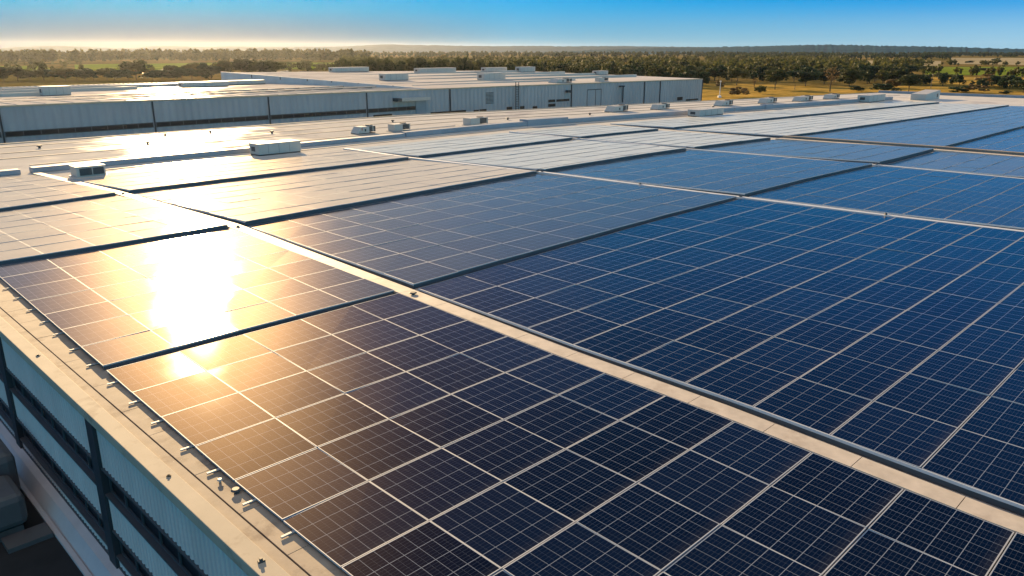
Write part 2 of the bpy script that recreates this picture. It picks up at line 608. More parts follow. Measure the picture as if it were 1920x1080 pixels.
# roof deck: one sheet with thickness
mb = MB()
xs = list(np.linspace(6.2, 40, 6)) + list(np.linspace(50, XE, 16))
ys = [-30, 3, 10, 16, 25.6, 34, 43, 51, 59, 67, 75, 88, YE]
idx = {}
for i, x in enumerate(xs):
    for j, y in enumerate(ys):
        idx[i, j] = len(mb.v)
        mb.v.append(wp(x, y, ZR))
for i in range(len(xs) - 1):
    for j in range(len(ys) - 1):
        mb.f.append((idx[i, j], idx[i + 1, j], idx[i + 1, j + 1], idx[i, j + 1]))
        mb.m.append(0)
under(mb.build('roof', M['deck']), bld)
# roof edge trims (far and right-hand side)
mb = MB()
ribbon(mb, 5.6, XE, YE, YE + 0.35, ZR - 0.6, ZR + 0.10, 30)
under(mb.build('roof_edge', M['coping']), bld)
mb = MB()
ribbon(mb, XE, XE + 0.5, -30, YE, ZR - 0.6, ZR + 0.55, 30, 'y')
under(mb.build('roof_edge', M['duct']), bld)
# seams of the open membrane
for (y, x0, x1) in ((80.0, 20, 74), (86.3, 6, 190), (91.0, 6, 150), (96.6, 6, 170), (77.6, 75, 170), (72.2, 22, 150)):
    mb = MB()
    ribbon(mb, x0, x1, y, y + 0.22, ZR, ZR + 0.05, 30)
    under(mb.build('roof_seam', M['seam']), bld)
# far wall and end wall of this building
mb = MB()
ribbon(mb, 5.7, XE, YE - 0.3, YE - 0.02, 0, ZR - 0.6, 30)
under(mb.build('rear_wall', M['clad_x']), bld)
mb = MB()
ribbon(mb, XE + 0.02, XE + 0.3, -30, YE, 0, ZR - 0.6, 30, 'y')
under(mb.build('end_wall', M['clad_y']), bld)

# left side: coping, gutter strip, corrugated wall with window bands and dark columns
XW = 5.72
under(MB().box((5.58, -30, ZR - 0.16), (6.02, YE, ZR + 0.14)).build('coping', M['coping'], bevel=0.015), bld)
mb = MB()
mb.box((6.02, -30, ZR - 0.05), (6.32, YE, ZR + 0.045))
under(mb.build('gutter_curb', M['concrete']), bld)
under(MB().box((6.32, -30, ZR - 0.05), (6.37, YE, ZR + 0.012)).build('gutter_joint', M['dirt']), bld)
mb = MB()
yy = -30.0
while yy < YE:
    L = 1.6 + 1.6 * random.random()
    mb.box((6.37, yy, ZR - 0.05), (7.35, min(YE, yy + L - 0.012), ZR + 0.03 + 0.006 * random.random()))
    yy += L
under(mb.build('gutter_slab', M['concrete'], bevel=0.006), bld)

cols = [33.0, 22.55, 12.1, 1.6, -9, 43.5, 54.0, 64.5, 75.0, 85.5, 96.0]
bands = [(-1.62, ZR * 0 - 0.17), (-3.72, -2.5), (-5.02, -4.62)]       # cladding (bottom, top) below the roof
for lo, hi in bands:
    mb = MB()
    prof = []
    y = 4.0
    while y < 62.0:
        prof += [(y, 0.0), (y + 0.09, 0.0), (y + 0.125, 0.034), (y + 0.215, 0.034)]
        y += 0.25
    for (yy_, dx_) in prof:
        mb.v += [(XW + dx_, yy_, ZR + lo), (XW + dx_, yy_, ZR + hi)]
    for i in range(len(prof) - 1):
        mb.f.append((2 * i + 1, 2 * i + 3, 2 * i + 2, 2 * i))
        mb.m.append(0)
    under(mb.build('wall_cladding', M['clad_n']), bld)
    under(MB().box((XW + 0.04, -30, ZR + lo), (XW + 0.25, YE - 0.3, ZR + hi)).build('wall_core', M['clad_y']), bld)
    under(MB().box((XW - 0.05, -30, ZR + lo - 0.07), (XW + 0.2, YE - 0.3, ZR + lo - 0.002)).build('drip_flashing', M['sill']), bld)


def lattice(name, fixed, axis, u0, u1, z0, z1, n, bar, m, parent, th=0.05):
    """one window frame: outer rails and uprights as a single connected piece"""
    step = (u1 - u0 - bar) / n
    us = []
    for i in range(n + 1):
        us += [u0 + i * step, u0 + i * step + bar]
    zs = [z0, z0 + bar, z1 - bar, z1]
    mb = MB()
    for z in zs:
        for u in us:
            mb.v.append((fixed, u, z) if axis == 'y' else (u, fixed, z))
    w = len(us)
    for j in range(3):
        for i in range(w - 1):
            if j == 1 and i % 2 == 1:
                continue
            a_ = j * w + i
            mb.f.append((a_, a_ + 1, a_ + w + 1, a_ + w))
            mb.m.append(0)
    o_ = mb.build(name, m)
    o_.parent = parent
    md = o_.modifiers.new('thickness', 'SOLIDIFY')
    md.thickness = th
    md.offset = 0
    return o_


srt = sorted(cols)
for lo, hi in ((-2.5, -1.69), (-4.62, -3.79)):
    for c0, c1 in zip(srt[:-1], srt[1:]):
        y0_, y1_ = c0 + 0.63, c1 - 0.01
        w_ = under(MB().box((XW + 0.16, y0_, ZR + lo + 0.02), (XW + 0.30, y1_, ZR + hi)).build('window', M['pane']), bld)
        fr_ = lattice('window_frame', XW + 0.12, 'y', y0_, y1_, ZR + lo + 0.03, ZR + hi, 8, 0.06, M['sill'], w_)
    under(MB().box((XW - 0.06, -30, ZR + lo - 0.045), (XW + 0.14, YE - 0.4, ZR + lo + 0.017)).build('window_sill', M['sill']), bld)
for cy in cols:
    under(MB().box((XW - 0.10, cy, 0.0), (XW + 0.10, cy + 0.62, ZR - 0.17)).build('column', M['column'], bevel=0.01), bld)
# sloping plinth at the foot of the wall
mb = MB()
mb.hexa([(5.14, -30, 0), (5.75, -30, 0), (5.75, 60, 0), (5.14, 60, 0)], [(5.42, -30, 0.50), (5.75, -30, 0.57), (5.75, 60, 0.57), (5.42, 60, 0.50)])
under(mb.build('plinth', M['plinth']), bld)
under(MB().box((4.98, -30, 0), (5.135, 60, 0.10)).build('plinth_ledge', M['plinth']), bld)
under(MB().box((XW + 0.3, -30, 0), (XW + 0.34, YE - 0.4, ZR - 0.1)).build('inner_lining', M['backing']), bld)


# ------------------------------------------------------------------ solar arrays
CAMV = Vector((0, 0, CAMZ))
Rinv = Rm.transposed()


def in_frame(p, margin=0.06):
    q = Rinv @ (Vector(p) - CAMV)
    if q.z > -0.1:
        return False
    u = q.x / -q.z * 1452.5 / 1920
    v = q.y / -q.z * 1452.5 / 1080
    return abs(u) < 0.5 + margin and abs(v) < 0.5 + margin * 1.3


def panel_mesh(mb_g, mb_f, c, fx=0.017, fy=0.020, th=0.05):
    """one framed module from its four corners (counter-clockwise from above); glass into mb_g, frame into mb_f"""
    p = [Vector(q) for q in c]
    e1 = (p[1] - p[0]).normalized()
    e2 = (p[3] - p[0]).normalized()
    f1 = (p[2] - p[3]).normalized()
    f2 = (p[2] - p[1]).normalized()
    inn = [p[0] + e1 * fx + e2 * fy, p[1] - e1 * fx + f2 * fy, p[2] - f1 * fx - f2 * fy, p[3] + f1 * fx - e2 * fy]
    dn = Vector((0, 0, -th))
    lip = Vector((0, 0, -0.004))
    g = [q + lip for q in inn]
    mb_g.face(g, 0, [(0, 0), (1, 0), (1, 1), (0, 1)])
    b = len(mb_f.v)
    mb_f.v += [tuple(q) for q in p] + [tuple(q) for q in inn] + [tuple(q + dn) for q in p] + [tuple(q + lip) for q in inn]
    for i in range(4):
        j = (i + 1) % 4
        mb_f.f.append((b + i, b + j, b + 4 + j, b + 4 + i))
        mb_f.f.append((b + 8 + i, b + 8 + j, b + j, b + i))
        mb_f.f.append((b + 4 + i, b + 4 + j, b + 12 + j, b + 12 + i))
        mb_f.m += [1, 1, 1]


def add_tone(o, val):
    at = o.data.attributes.new('tone', 'FLOAT', 'FACE')
    at.data.foreach_set('value', val)


def tilt_jit():
    return [random.gauss(0, 0.007) for _ in range(4)]


def array(label, xs, y0, y1, ny, z_near, z_far, level, tilt=0.0, gl='glass', gx=0.006, gy=0.034, zx=0.0, group='solar arrays on the warehouse roof'):
    """level 2: panels with frame sub-parts; 1: panels as single meshes; 0: one mesh"""
    cx, cyy = warp(0.5 * (xs[0] + xs[-1]), y0)
    root = empty('solar_array', (cx, cyy, ZR), label=label, cat='solar array', group=group)
    ys_ = np.linspace(y0, y1, ny + 1)

    def z(x, y):
        t = (y - y0) / (y1 - y0)
        s = (x - xs[0]) / (xs[-1] - xs[0])
        return ZR + z_near + (z_far - z_near) * t + zx * s
    big_g, big_f = MB(), MB()
    tones = []
    for j in range(ny):
        rowj = random.gauss(0, 0.002)
        for i in range(len(xs) - 1):
            ax, bx_ = xs[i] + gx / 2, xs[i + 1] - gx / 2
            ay, by = ys_[j] + gy / 2, ys_[j + 1] - gy / 2
            jt = tilt_jit()
            up = math.tan(rad(tilt)) * (by - ay)
            c = [wp(ax, ay, z(ax, ay) + jt[0] + rowj + up), wp(bx_, ay, z(bx_, ay) + jt[1] + rowj + up),
                 wp(bx_, by, z(bx_, by) + jt[2] + rowj), wp(ax, by, z(ax, by) + jt[3] + rowj)]
            if level and not any(in_frame(q) for q in c):
                continue
            tone = random.random()
            if level == 2:
                g, f_ = MB(), MB()
                panel_mesh(g, f_, c)
                # back sheet gives the laminate thickness
                g.face([Vector(q) + Vector((0, 0, -0.03)) for q in (g.v[3], g.v[2], g.v[1], g.v[0])], 1)
                o = under(g.build('solar_panel', [M[gl], M['backing']]), root)
                add_tone(o, [tone, tone])
                fr = f_.build('frame', [M['frame'], M['frame']])
                fr.parent = o
                fr.matrix_parent_inverse = (o.matrix_parent_inverse).inverted()
                fr.matrix_parent_inverse = Matrix.Translation(Vector(root.location)) @ Matrix.Translation(-Vector(root.location))
            elif level == 1:
                g = MB()
                panel_mesh(g, g, c)
                o = under(g.build('solar_panel', [M[gl], M['frame']]), root)
                add_tone(o, [tone] * len(g.f))
            else:
                n0 = len(big_g.f)
                panel_mesh(big_g, big_g, c)
                tones += [tone] * (len(big_g.f) - n0)
    if level == 0:
        o = under(big_g.build('panel_field', [M[gl], M['frame']]), root)
        add_tone(o, tones)
    # mounting deck under the panels closes the gaps
    n = 10
    mb = MB()
    b = len(mb.v)
    tsx = np.linspace(xs[0] + 0.03, xs[-1] - 0.03, n + 1)
    tsy = np.linspace(y0 + 0.05, y1 - 0.05, 7)
    for y in tsy:
        for x in tsx:
            mb.v.append(wp(x, y, z(x, y) - 0.065))
    for j in range(6):
        for i in range(n):
            a = b + j * (n + 1) + i
            mb.f.append((a, a + 1, a + n + 2, a + n + 1))
            mb.m.append(0)
    under(mb.build('mounting_deck', M['backing']), root)
    # near fascia
    mb = MB()
    for a, c in zip(tsx[:-1], tsx[1:]):
        mb.hexa([wp(a, y0 + 0.045, ZR + 0.02), wp(c, y0 + 0.045, ZR + 0.02), wp(c, y0 + 0.085, ZR + 0.02), wp(a, y0 + 0.085, ZR + 0.02)],
                [wp(a, y0 + 0.045, z(a, y0) - 0.052), wp(c, y0 + 0.045, z(c, y0) - 0.052), wp(c, y0 + 0.085, z(c, y0) - 0.066), wp(a, y0 + 0.085, z(a, y0) - 0.066)])
    under(mb.build('fascia', M['fascia']), root)
    if xs[0] > 18:
        mb = MB()
        tt = sorted(set([y0 + 0.05, y1 - 0.05] + [y for y in np.linspace(y0 + 0.05, y1 - 0.05, 9)]))
        for i, y in enumerate(tt):
            mb.v += [wp(xs[0] - 0.02, y, ZR + 0.02), wp(xs[0] + 0.02, y, ZR + 0.02), wp(xs[0] + 0.02, y, z(xs[0], y) - 0.088), wp(xs[0] - 0.02, y, z(xs[0], y) - 0.088)]
        for i in range(len(tt) - 1):
            for j in range(4):
                jj = (j + 1) % 4
                mb.f.append((4 * i + j, 4 * i + 4 + j, 4 * i + 4 + jj, 4 * i + jj))
        n4 = 4 * (len(tt) - 1)
        mb.f += [(0, 1, 2, 3), (n4 + 3, n4 + 2, n4 + 1, n4)]
        mb.m = [0] * len(mb.f)
        under(mb.build('side_skirt', M['fascia']), root)
        mb = MB()
        k = 2 * ny
        tt = np.linspace(y0 + 0.03, y1 - 0.03, k + 1)
        b = 0
        for y in tt:
            zt = z(xs[0], y)
            q = [wp(xs[0] - 0.03, y, zt - 0.085), wp(xs[0] - 0.004, y, zt - 0.085), wp(xs[0] - 0.004, y, zt - 0.002), wp(xs[0] - 0.03, y, zt - 0.002)]
            mb.v += q
        for i in range(k):
            for j in range(4):
                jj = (j + 1) % 4
                mb.f.append((4 * i + j, 4 * i + 4 + j, 4 * i + 4 + jj, 4 * i + jj))
        mb.f += [(0, 1, 2, 3), (4 * k + 3, 4 * k + 2, 4 * k + 1, 4 * k)]
        mb.m = [0] * len(mb.f)
        under(mb.build('side_trim', M['trim']), root)
    return root


R1 = list(np.linspace(6.85, 18.12, 6))
R2 = [19.15, 21.9, 24.6, 27.2, 30.7, 34.0, 37.3, 40.2, 43.0, 46.2, 48.75]
R3 = list(np.linspace(49.9, 70.6, 8))
R4 = list(np.linspace(72.0, 85.9, 6))
R5 = list(np.linspace(88.9, 120.0, 11))
R6 = list(np.linspace(120.6, 166.0, 15))

Y0, Y1, Y2, Y3 = (-2.1, 25.45), (25.75, 42.3), (42.65, 58.3), (58.65, 69.6)
arrays = [
    # label, xs, (y0,y1), rows, z near, z far, level, tilt of each row away from the camera
    ('nearest solar array, long row beside the left parapet with metal brackets sticking out', R1, Y0, 12, 0.14, 0.15, 2, 0.0),
    ('largest near solar array, deep navy panels to the right of the wide beige walkway', R2, Y0, 12, 0.31, 0.14, 2, 0.0),
    ('blue solar array behind the thin white walkway at the right picture edge', R3, Y0, 12, 0.34, 0.16, 1, 0.3),
    ('solar array with the brightest sun glare, second block back along the left parapet', R1, Y1, 7, 0.22, 0.14, 2, 0.0),
    ('grey blue solar array behind the second dark ridge, right of the beige walkway', R2, Y1, 7, 0.27, 0.10, 1, 0.2),
    ('light blue solar array behind the white walkway, second block back', R3, Y1, 7, 0.33, 0.12, 1, 0.2),
    ('small pale solar array strip in front of the brown double rail', R4, Y1, 7, 0.38, 0.10, 1, 0.5),
    ('narrow solar array strip in front of the brown rail at the right edge', R4, Y0, 12, 0.46, 0.12, 1, 0.5),
    ('solar array behind the brown double rail, bounded by two dark ridges', R5, Y1, 7, 0.36, 0.14, 1, 0.2),
    ('solar array behind the brown rail cut by the right picture edge', R5, Y0, 12, 0.40, 0.16, 0, 0.3),
    ('third solar array back along the left parapet, washed in golden light', R1, Y2, 7, 0.30, 0.08, 1, 0.4),
    ('pale cream solar array in the third block back, beside the sun glare', R2, Y2, 7, 0.31, 0.07, 1, 0.5),
    ('pale white solar array in the third block back, middle of the roof', R3, Y2, 7, 0.34, 0.08, 1, 0.5),
    ('pale narrow solar array of the third block, right of the middle', R4, Y2, 7, 0.32, 0.10, 0, 0.5),
    ('whitish solar array of the third block, behind the long dark ridge on the right', R5, Y2, 7, 0.32, 0.10, 0, 0.5),
    ('far whitish solar array at the right end of the third block', R6, Y2, 7, 0.32, 0.10, 0, 0.5),
    ('far blue solar array at the right end of the second block', R6, Y1, 7, 0.36, 0.15, 0, 0.5),
    ('solar array at the left parapet next to the grey duct, farthest of its row', R1, (58.65, 73.6), 7, 0.26, 0.08, 1, 0.4),
    ('rear solar array behind the open louvred unit, lit white by glare', R2, Y3, 5, 0.30, 0.08, 1, 0.5),
    ('rear pale solar array in front of the grey duct, middle of the roof', R3, Y3, 5, 0.32, 0.08, 0, 0.5),
    ('rear narrow pale solar array in front of the duct', R4, Y3, 5, 0.32, 0.10, 0, 0.5),
    ('rear pale solar array beside the long white box unit on the right', R5, Y3, 5, 0.32, 0.10, 0, 0.5),
    ('rear solar array farthest right, below the far white rooftop units', R6, Y3, 5, 0.32, 0.10, 0, 0.5),
]
AR = []
for (lab, xs_, yy_, ny, zn, zf_, lev, tl) in arrays:
    gl = 'glass_gold_sheen' if (yy_[0] > 42 and xs_ in (R1, R2)) else 'glass_sky_sheen' if yy_[0] > 42 else 'glass_sheen_mid' if (xs_ is R4 or (xs_ in (R5, R6) and yy_[0] > 20)) else 'glass_sheen' if (yy_[0] > 20 and xs_ in (R1, R2, R3)) or xs_ is R5 else 'glass_sheen_trace' if xs_ is R3 else 'glass'
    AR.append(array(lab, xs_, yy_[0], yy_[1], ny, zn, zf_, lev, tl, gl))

# brackets under the left edge of the first arrays
for root, ylist in ((AR[0], [11.3, 13.45, 15.2, 17.2, 18.8, 20.75, 22.5, 24.5]), (AR[3], [26.4, 28.4, 30.4, 32.2, 34.2, 36.2, 38.2, 40.2])):
    for y in ylist:
        y += random.uniform(-0.1, 0.1)
        x0 = warp(6.85, y)[0]
        mb = MB()
        mb.box((x0 - 0.30, y, ZR + 0.055), (x0 + 0.3, y + 0.06, ZR + 0.092))
        under(mb.build('bracket', M['galv']), root)

# ------------------------------------------------------------------ walkways and rails on the roof
t = empty('roof_walkway', (18.5, 20, ZR), label='wide beige sheet metal walkway running diagonally between the two nearest arrays', cat='walkway', group='walkways between the arrays')
y = -6.0
while y < 74:
    L = 2.42
    mb = MB()
    ribbon(mb, 18.16, 18.86, y, min(74, y + L - 0.02), ZR + 0.05, ZR + 0.145, 6, 'y')
    under(mb.build('walkway_sheet', M['walk']), t)
    y += L
t = empty('roof_walkway', (49.3, 20, ZR), label='narrow white walkway behind the large navy array', cat='walkway', group='walkways between the arrays')
mb = MB()
ribbon(mb, 49.0, 49.42, -6, 69.5, ZR + 0.05, ZR + 0.20, 30, 'y')
under(mb.build('walkway_sheet', M['trim']), t)
t = empty('roof_walkway', (71.3, 20, ZR), label='thin pale strip behind the light blue arrays, third walkway back', cat='walkway', group='walkways between the arrays')
mb = MB()
ribbon(mb, 71.0, 71.35, -6, 69.5, ZR + 0.05, ZR + 0.20, 30, 'y')
under(mb.build('walkway_sheet', M['trim']), t)
t = empty('cable_tray', (87.5, 30, ZR), label='brown double rail with pale top crossing the right side arrays', cat='cable tray')
mb = MB()
ribbon(mb, 86.2, 87.2, -6, 42.3, ZR + 0.05, ZR + 0.20, 24, 'y')
under(mb.build('tray_cover', M['walk']), t)
mb = MB()
ribbon(mb, 87.6, 88.4, -6, 42.3, ZR + 0.05, ZR + 0.40, 24, 'y')
under(mb.build('tray_rail', M['seam']), t)

# grey duct / upstand along the rear of the arrays
t = empty('roof_duct', (60, 74, ZR), label='long grey duct crossing the roof behind the last arrays', cat='duct')
for x0, x1, h in ((6.2, 17.6, 0.42), (18.6, 60, 0.46), (60.1, 122, 0.60), (122.2, 172, 0.62)):
    mb = MB()
    ribbon(mb, x0, x1, 74.6, 75.5, ZR, ZR + h, 20)
    under(mb.build('duct_section', M['duct'], bevel=0.06), t)
mb = MB()
ribbon(mb, 79, 86, 74.5, 76.1, ZR, ZR + 0.85, 4)
under(mb.build('duct_box', M['duct']), t)
mb = MB()
ribbon(mb, 130.2, 132.2, 74.4, 75.8, ZR, ZR + 0.8, 2)
under(mb.build('duct_box', M['duct']), t)


# ------------------------------------------------------------------ rooftop units
def unit(kind, x, y, lx, ly, h, label, z=ZR, group='rooftop units on the warehouse'):
    t = empty('rooftop_unit', (x, y, z), label=label, cat='rooftop unit', group=group)
    mb = MB()
    if kind == 'box':                       # long plain casing on a dark skid
        MB().box((-lx / 2 + 0.06, -ly / 2 + 0.06, 0), (lx / 2 - 0.06, ly / 2 - 0.06, 0.12)).build('skid', M['dark'], t)
        MB().box((-lx / 2, -ly / 2, 0.12), (lx / 2, ly / 2, h)).build('casing', M['white'], t, bevel=0.03)
        MB().box((-lx / 2 - 0.03, -ly / 2 - 0.03, h + 0.003), (lx / 2 + 0.03, ly / 2 + 0.03, h + 0.05)).build('lid', M['white'], t, bevel=0.01)
        MB().box((-lx / 2 - 0.02, -ly * 0.12, h * 0.35), (-lx / 2 - 0.002, ly * 0.28, h * 0.75)).build('hatch', M['dark'], t)
        for k in range(3):
            MB().box((lx * (k * 0.25 - 0.28), -ly / 2 - 0.012, 0.18), (lx * (k * 0.25 - 0.28) + 0.02, -ly / 2 - 0.002, h - 0.06)).build('panel_joint', M['sill'], t)
        for k in range(2):
            MB().cyl((lx * (k * 0.3 - 0.2), ly * 0.1, h + 0.053), 0.08, 0.05, 0.07).build('cap', M['galv'], t)
    elif kind == 'louvre':                  # casing with a dark louvred face
        MB().box((-lx / 2 - 0.15, -ly / 2 - 0.12, 0), (lx / 2 + 0.12, ly / 2 + 0.1, 0.10)).build('skid', M['galv'], t)
        MB().box((-lx / 2, -ly / 2, 0.1), (lx / 2, ly / 2, h)).build('casing', M['white'], t, bevel=0.02)
        MB().box((-lx / 2 - 0.05, -ly / 2 - 0.05, h + 0.003), (lx / 2 + 0.05, ly / 2 + 0.05, h + 0.06)).build('lid', M['white'], t, bevel=0.01)
        g = MB().box((-lx * 0.40, -ly / 2 - 0.02, 0.2), (lx * 0.44, -ly / 2 - 0.003, h - 0.1)).build('louvre', M['dark'], t)
        mb = MB()
        for k in range(6):
            zz = 0.24 + k * (h - 0.4) / 6
            mb.box((-lx * 0.40, -ly / 2 - 0.05, zz), (lx * 0.44, -ly / 2 - 0.022, zz + 0.03))
        mb.build('slats', M['sill'], g)
        MB().box((lx * 0.02, -ly / 2 - 0.055, 0.14), (lx * 0.05, -ly / 2 - 0.052, h - 0.05)).build('post', M['white'], t)
    elif kind == 'hood':                    # casing with a sloping intake hood on its left and a condenser on its right
        MB().box((-lx / 2, -ly / 2 + 0.05, 0), (lx / 2, ly / 2 - 0.05, 0.1)).build('skid', M['dark'], t)
        s = lx * 0.26
        mb.hexa([(-lx / 2, -ly / 2, 0.1), (-lx / 2 + s, -ly / 2, 0.1), (-lx / 2 + s, ly / 2, 0.1), (-lx / 2, ly / 2, 0.1)],
                [(-lx / 2 + s * 0.75, -ly / 2, h * 0.98), (-lx / 2 + s, -ly / 2, h * 0.98), (-lx / 2 + s, ly / 2, h * 0.98), (-lx / 2 + s * 0.75, ly / 2, h * 0.98)])
        mb.build('intake_hood', M['white'], t)
        MB().box((-lx / 2 + s + 0.01, -ly / 2, 0.1), (lx * 0.16, ly / 2, h)).build('casing', M['white'], t, bevel=0.02)
        MB().box((lx * 0.165, -ly / 2 + 0.02, 0.22), (lx / 2, ly / 2 - 0.02, h + 0.02)).build('condenser', M['dark'], t)
        MB().box((lx * 0.16, -ly / 2 - 0.02, h + 0.024), (lx / 2 + 0.03, ly / 2 + 0.02, h + 0.06)).build('lid', M['white'], t)
        MB().cyl((lx * 0.33, 0, h + 0.063), ly * 0.3, ly * 0.3, 0.10, 16).build('fan_guard', M['dark'], t)
        MB().box((lx * 0.34, -ly / 2 + 0.002, 0.2), (lx * 0.38, -ly / 2 + 0.016, h)).build('post', M['white'], t)
        MB().box((-lx * 0.1, -ly / 2 - 0.014, h * 0.35), (-lx * 0.02, -ly / 2 - 0.002, h * 0.7)).build('hatch', M['dark'], t)
    elif kind == 'cube':                    # white half and dark condenser half
        MB().box((-lx / 2 - 0.2, -ly / 2 - 0.1, 0), (lx / 2 + 0.1, ly / 2 + 0.1, 0.08)).build('skid', M['galv'], t)
        MB().box((-lx / 2, -ly / 2, 0.08), (lx * 0.02, ly / 2, h)).build('casing', M['white'], t, bevel=0.02)
        MB().box((lx * 0.025, -ly / 2 + 0.02, 0.22), (lx / 2, ly / 2 - 0.02, h - 0.02)).build('condenser', M['dark'], t)
        MB().box((-lx / 2 - 0.03, -ly / 2 - 0.03, h + 0.003), (lx / 2 + 0.03, ly / 2 + 0.03, h + 0.05)).build('lid', M['white'], t, bevel=0.01)
        MB().cyl((lx * 0.25, 0, h + 0.053), ly * 0.3, ly * 0.3, 0.09, 16).build('fan_guard', M['dark'], t)
        MB().box((lx * 0.42, -ly / 2 - 0.004, 0.1), (lx * 0.47, -ly / 2 + 0.016, h)).build('post', M['white'], t)
    elif kind == 'wedge':                   # large box with a roof rising to one end
        mb.hexa([(-lx / 2, -ly / 2, 0), (lx / 2, -ly / 2, 0), (lx / 2, ly / 2, 0), (-lx / 2, ly / 2, 0)],
                [(-lx / 2, -ly / 2, h * 0.68), (lx / 2, -ly / 2, h), (lx / 2, ly / 2, h), (-lx / 2, ly / 2, h * 0.68)])
        mb.build('casing', M['white'], t, bevel=0.03)
        MB().box((lx * 0.28, -ly / 2 - 0.03, h * 0.2), (lx * 0.36, -ly / 2 - 0.003, h * 0.62)).build('hatch', M['dark'], t)
    return t


U = 'rooftop units on the warehouse'
unit('louvre', 20.4, 69.7, 2.2, 1.6, 0.86, 'small rooftop unit with open dark louvres beside the diagonal beige walkway')
unit('box', 38.6, 72.1, 4.6, 1.9, 1.12, 'long cream box unit straddling the grey duct, nearest large casing')
t = unit('hood', 55.9, 82.0, 2.7, 1.5, 0.88, 'hooded rooftop unit with a small red mark, leftmost of three behind the duct')
MB().box((-0.72, -0.765, 0.45), (-0.58, -0.755, 0.72)).build('red_mark', M['red'], t)
unit('cube', 61.0, 81.4, 2.5, 1.4, 0.86, 'half white half dark rooftop unit, middle of the three behind the duct')
unit('cube', 73.5, 80.6, 3.2, 1.6, 0.94, 'half white half dark rooftop unit, largest and rightmost of the three behind the duct')
unit('hood', 106.2, 81.5, 4.2, 1.8, 0.95, 'dark hooded rooftop unit in front of the lamp post on the grey far wall')
unit('hood', 115.8, 79.4, 3.6, 1.6, 0.86, 'small hooded rooftop unit between the lamp post and the long white casing')
unit('box', 109.8, 66.6, 7.0, 2.2, 1.0, 'long white casing standing among the rear panels beside the duct')
unit('hood', 131.4, 76.2, 4.0, 1.7, 0.9, 'hooded rooftop unit just right of the far warehouse corner')
unit('hood', 144.0, 74.0, 4.3, 1.8, 0.95, 'hooded rooftop unit in front of the lone round tree')
unit('hood', 155.0, 72.1, 5.6, 1.8, 0.9, 'widest hooded rooftop unit in front of the big dark tree')
unit('hood', 166.0, 71.0, 4.2, 1.8, 0.9, 'farthest hooded rooftop unit near the bare thin tree')
unit('box', 163.0, 61.6, 8.0, 2.4, 1.3, 'white box unit at the far end of the duct')
unit('wedge', 178.0, 56.4, 8.2, 3.0, 1.8, 'largest pale blue casing with a rising top at the far right of the roof')


def small_cap(name, x, y, z, r, h, label, cat, group, m='dark', shape='cap'):
    mb = MB()
    if shape == 'cap':
        mb.cyl((0, 0, 0), r * 0.45, r * 0.45, h * 0.6, 10)
        mb.cyl((0, 0, h * 0.6), r, r * 0.7, h * 0.4, 10)
    else:
        mb.box((-r, -r * 0.6, 0), (r, r * 0.6, h * 0.5))
        mb.box((-r * 0.4, -r * 0.5, h * 0.5), (r * 0.5, r * 0.4, h))
    o = mb.build(name, M[m])
    o.location = (x, y, z)
    o.rotation_euler = (0, 0, random.random() * 3)
    return tag(o, label, cat, group)


a, b_ = warp(18.5, 25.2)
small_cap('vent_cap', a - 0.05, b_ - 0.3, ZR + 0.145, 0.17, 0.10, 'small round cap on the beige walkway where two dark ridges meet', 'vent cap', 'small fittings on the roof')
small_cap('clamp', 5.83, 17.55, ZR + 0.14, 0.05, 0.05, 'tiny brown clamp lying on the parapet coping beside the column', 'clamp', 'small fittings on the roof', 'dirt', 'clip')
small_cap('clamp', 5.82, 12.95, ZR + 0.14, 0.07, 0.09, 'dark clamp standing on the parapet coping nearest the camera', 'clamp', 'small fittings on the roof', 'dark', 'clip')
small_cap('clamp', 5.86, 28.4, ZR + 0.14, 0.06, 0.05, 'dark clip on the parapet coping beside the glare block', 'clamp', 'small fittings on the roof', 'dark', 'clip')
small_cap('cable_reel', 6.72, 15.9, ZR + 0.04, 0.12, 0.10, 'dark round coil lying in the shadow beside the panel edge', 'cable coil', 'small fittings on the roof', 'dark')
small_cap('cable_reel', 6.66, 16.6, ZR + 0.04, 0.07, 0.09, 'small white knob in the gutter beside the panel edge', 'knob', 'small fittings on the roof', 'white')
for (x, y) in ((25, 93.5), (47, 96), (35.5, 89), (70, 92), (41, 96.5), (84, 84.5), (52, 90), (99, 84), (66, 84), (87, 78.2), (126, 83)):
    xx, yy_ = warp(x, y)
    small_cap('roof_vent', xx, yy_, ZR, 0.28, 0.32, 'small dark vent stub on the open membrane behind the grey duct', 'roof vent', 'vent stubs behind the duct')

for x, y, lab in ((49.2, 25.7, 'small box where the thin white walkway meets the front dark ridge'),
                  (49.2, 42.4, 'small box where the thin white walkway meets the second dark ridge'),
                  (71.2, 25.7, 'small box at the front end of the small pale strip array'),
                  (18.5, 42.3, 'small box where the beige walkway meets the ridge behind the glare'),
                  (18.5, 58.4, 'small box on the beige walkway near the louvred unit'),
                  (71.2, 58.4, 'small box on the rear end of the third walkway'),
                  (49.2, 34.0, 'tiny box halfway along the second stretch of the thin white walkway'),
                  (49.2, 17.0, 'tiny box on the thin white walkway nearest the right edge')):
    xx, yy_ = warp(x, y)
    small_cap('junction_box', xx, yy_, ZR + 0.146 if x < 20 else ZR + 0.201, 0.10, 0.12, lab, 'junction box', 'junction boxes on the walkways', 'sill', 'clip')
for (x0, x1, y, lab) in ((62.5, 72.0, 80.9, 'thin conduit between the middle and right units of the three behind the duct'),
                         (75.2, 83.0, 79.9, 'thin conduit running right from the largest half dark unit'),
                         (108.4, 114.0, 80.6, 'thin conduit between the hooded units before the grey far wall')):
    mb = MB()
    ribbon(mb, x0, x1, y, y + 0.08, ZR + 0.03, ZR + 0.12, 6)
    tag(mb.build('conduit', M['galv']), lab, 'conduit', 'conduits behind the duct')

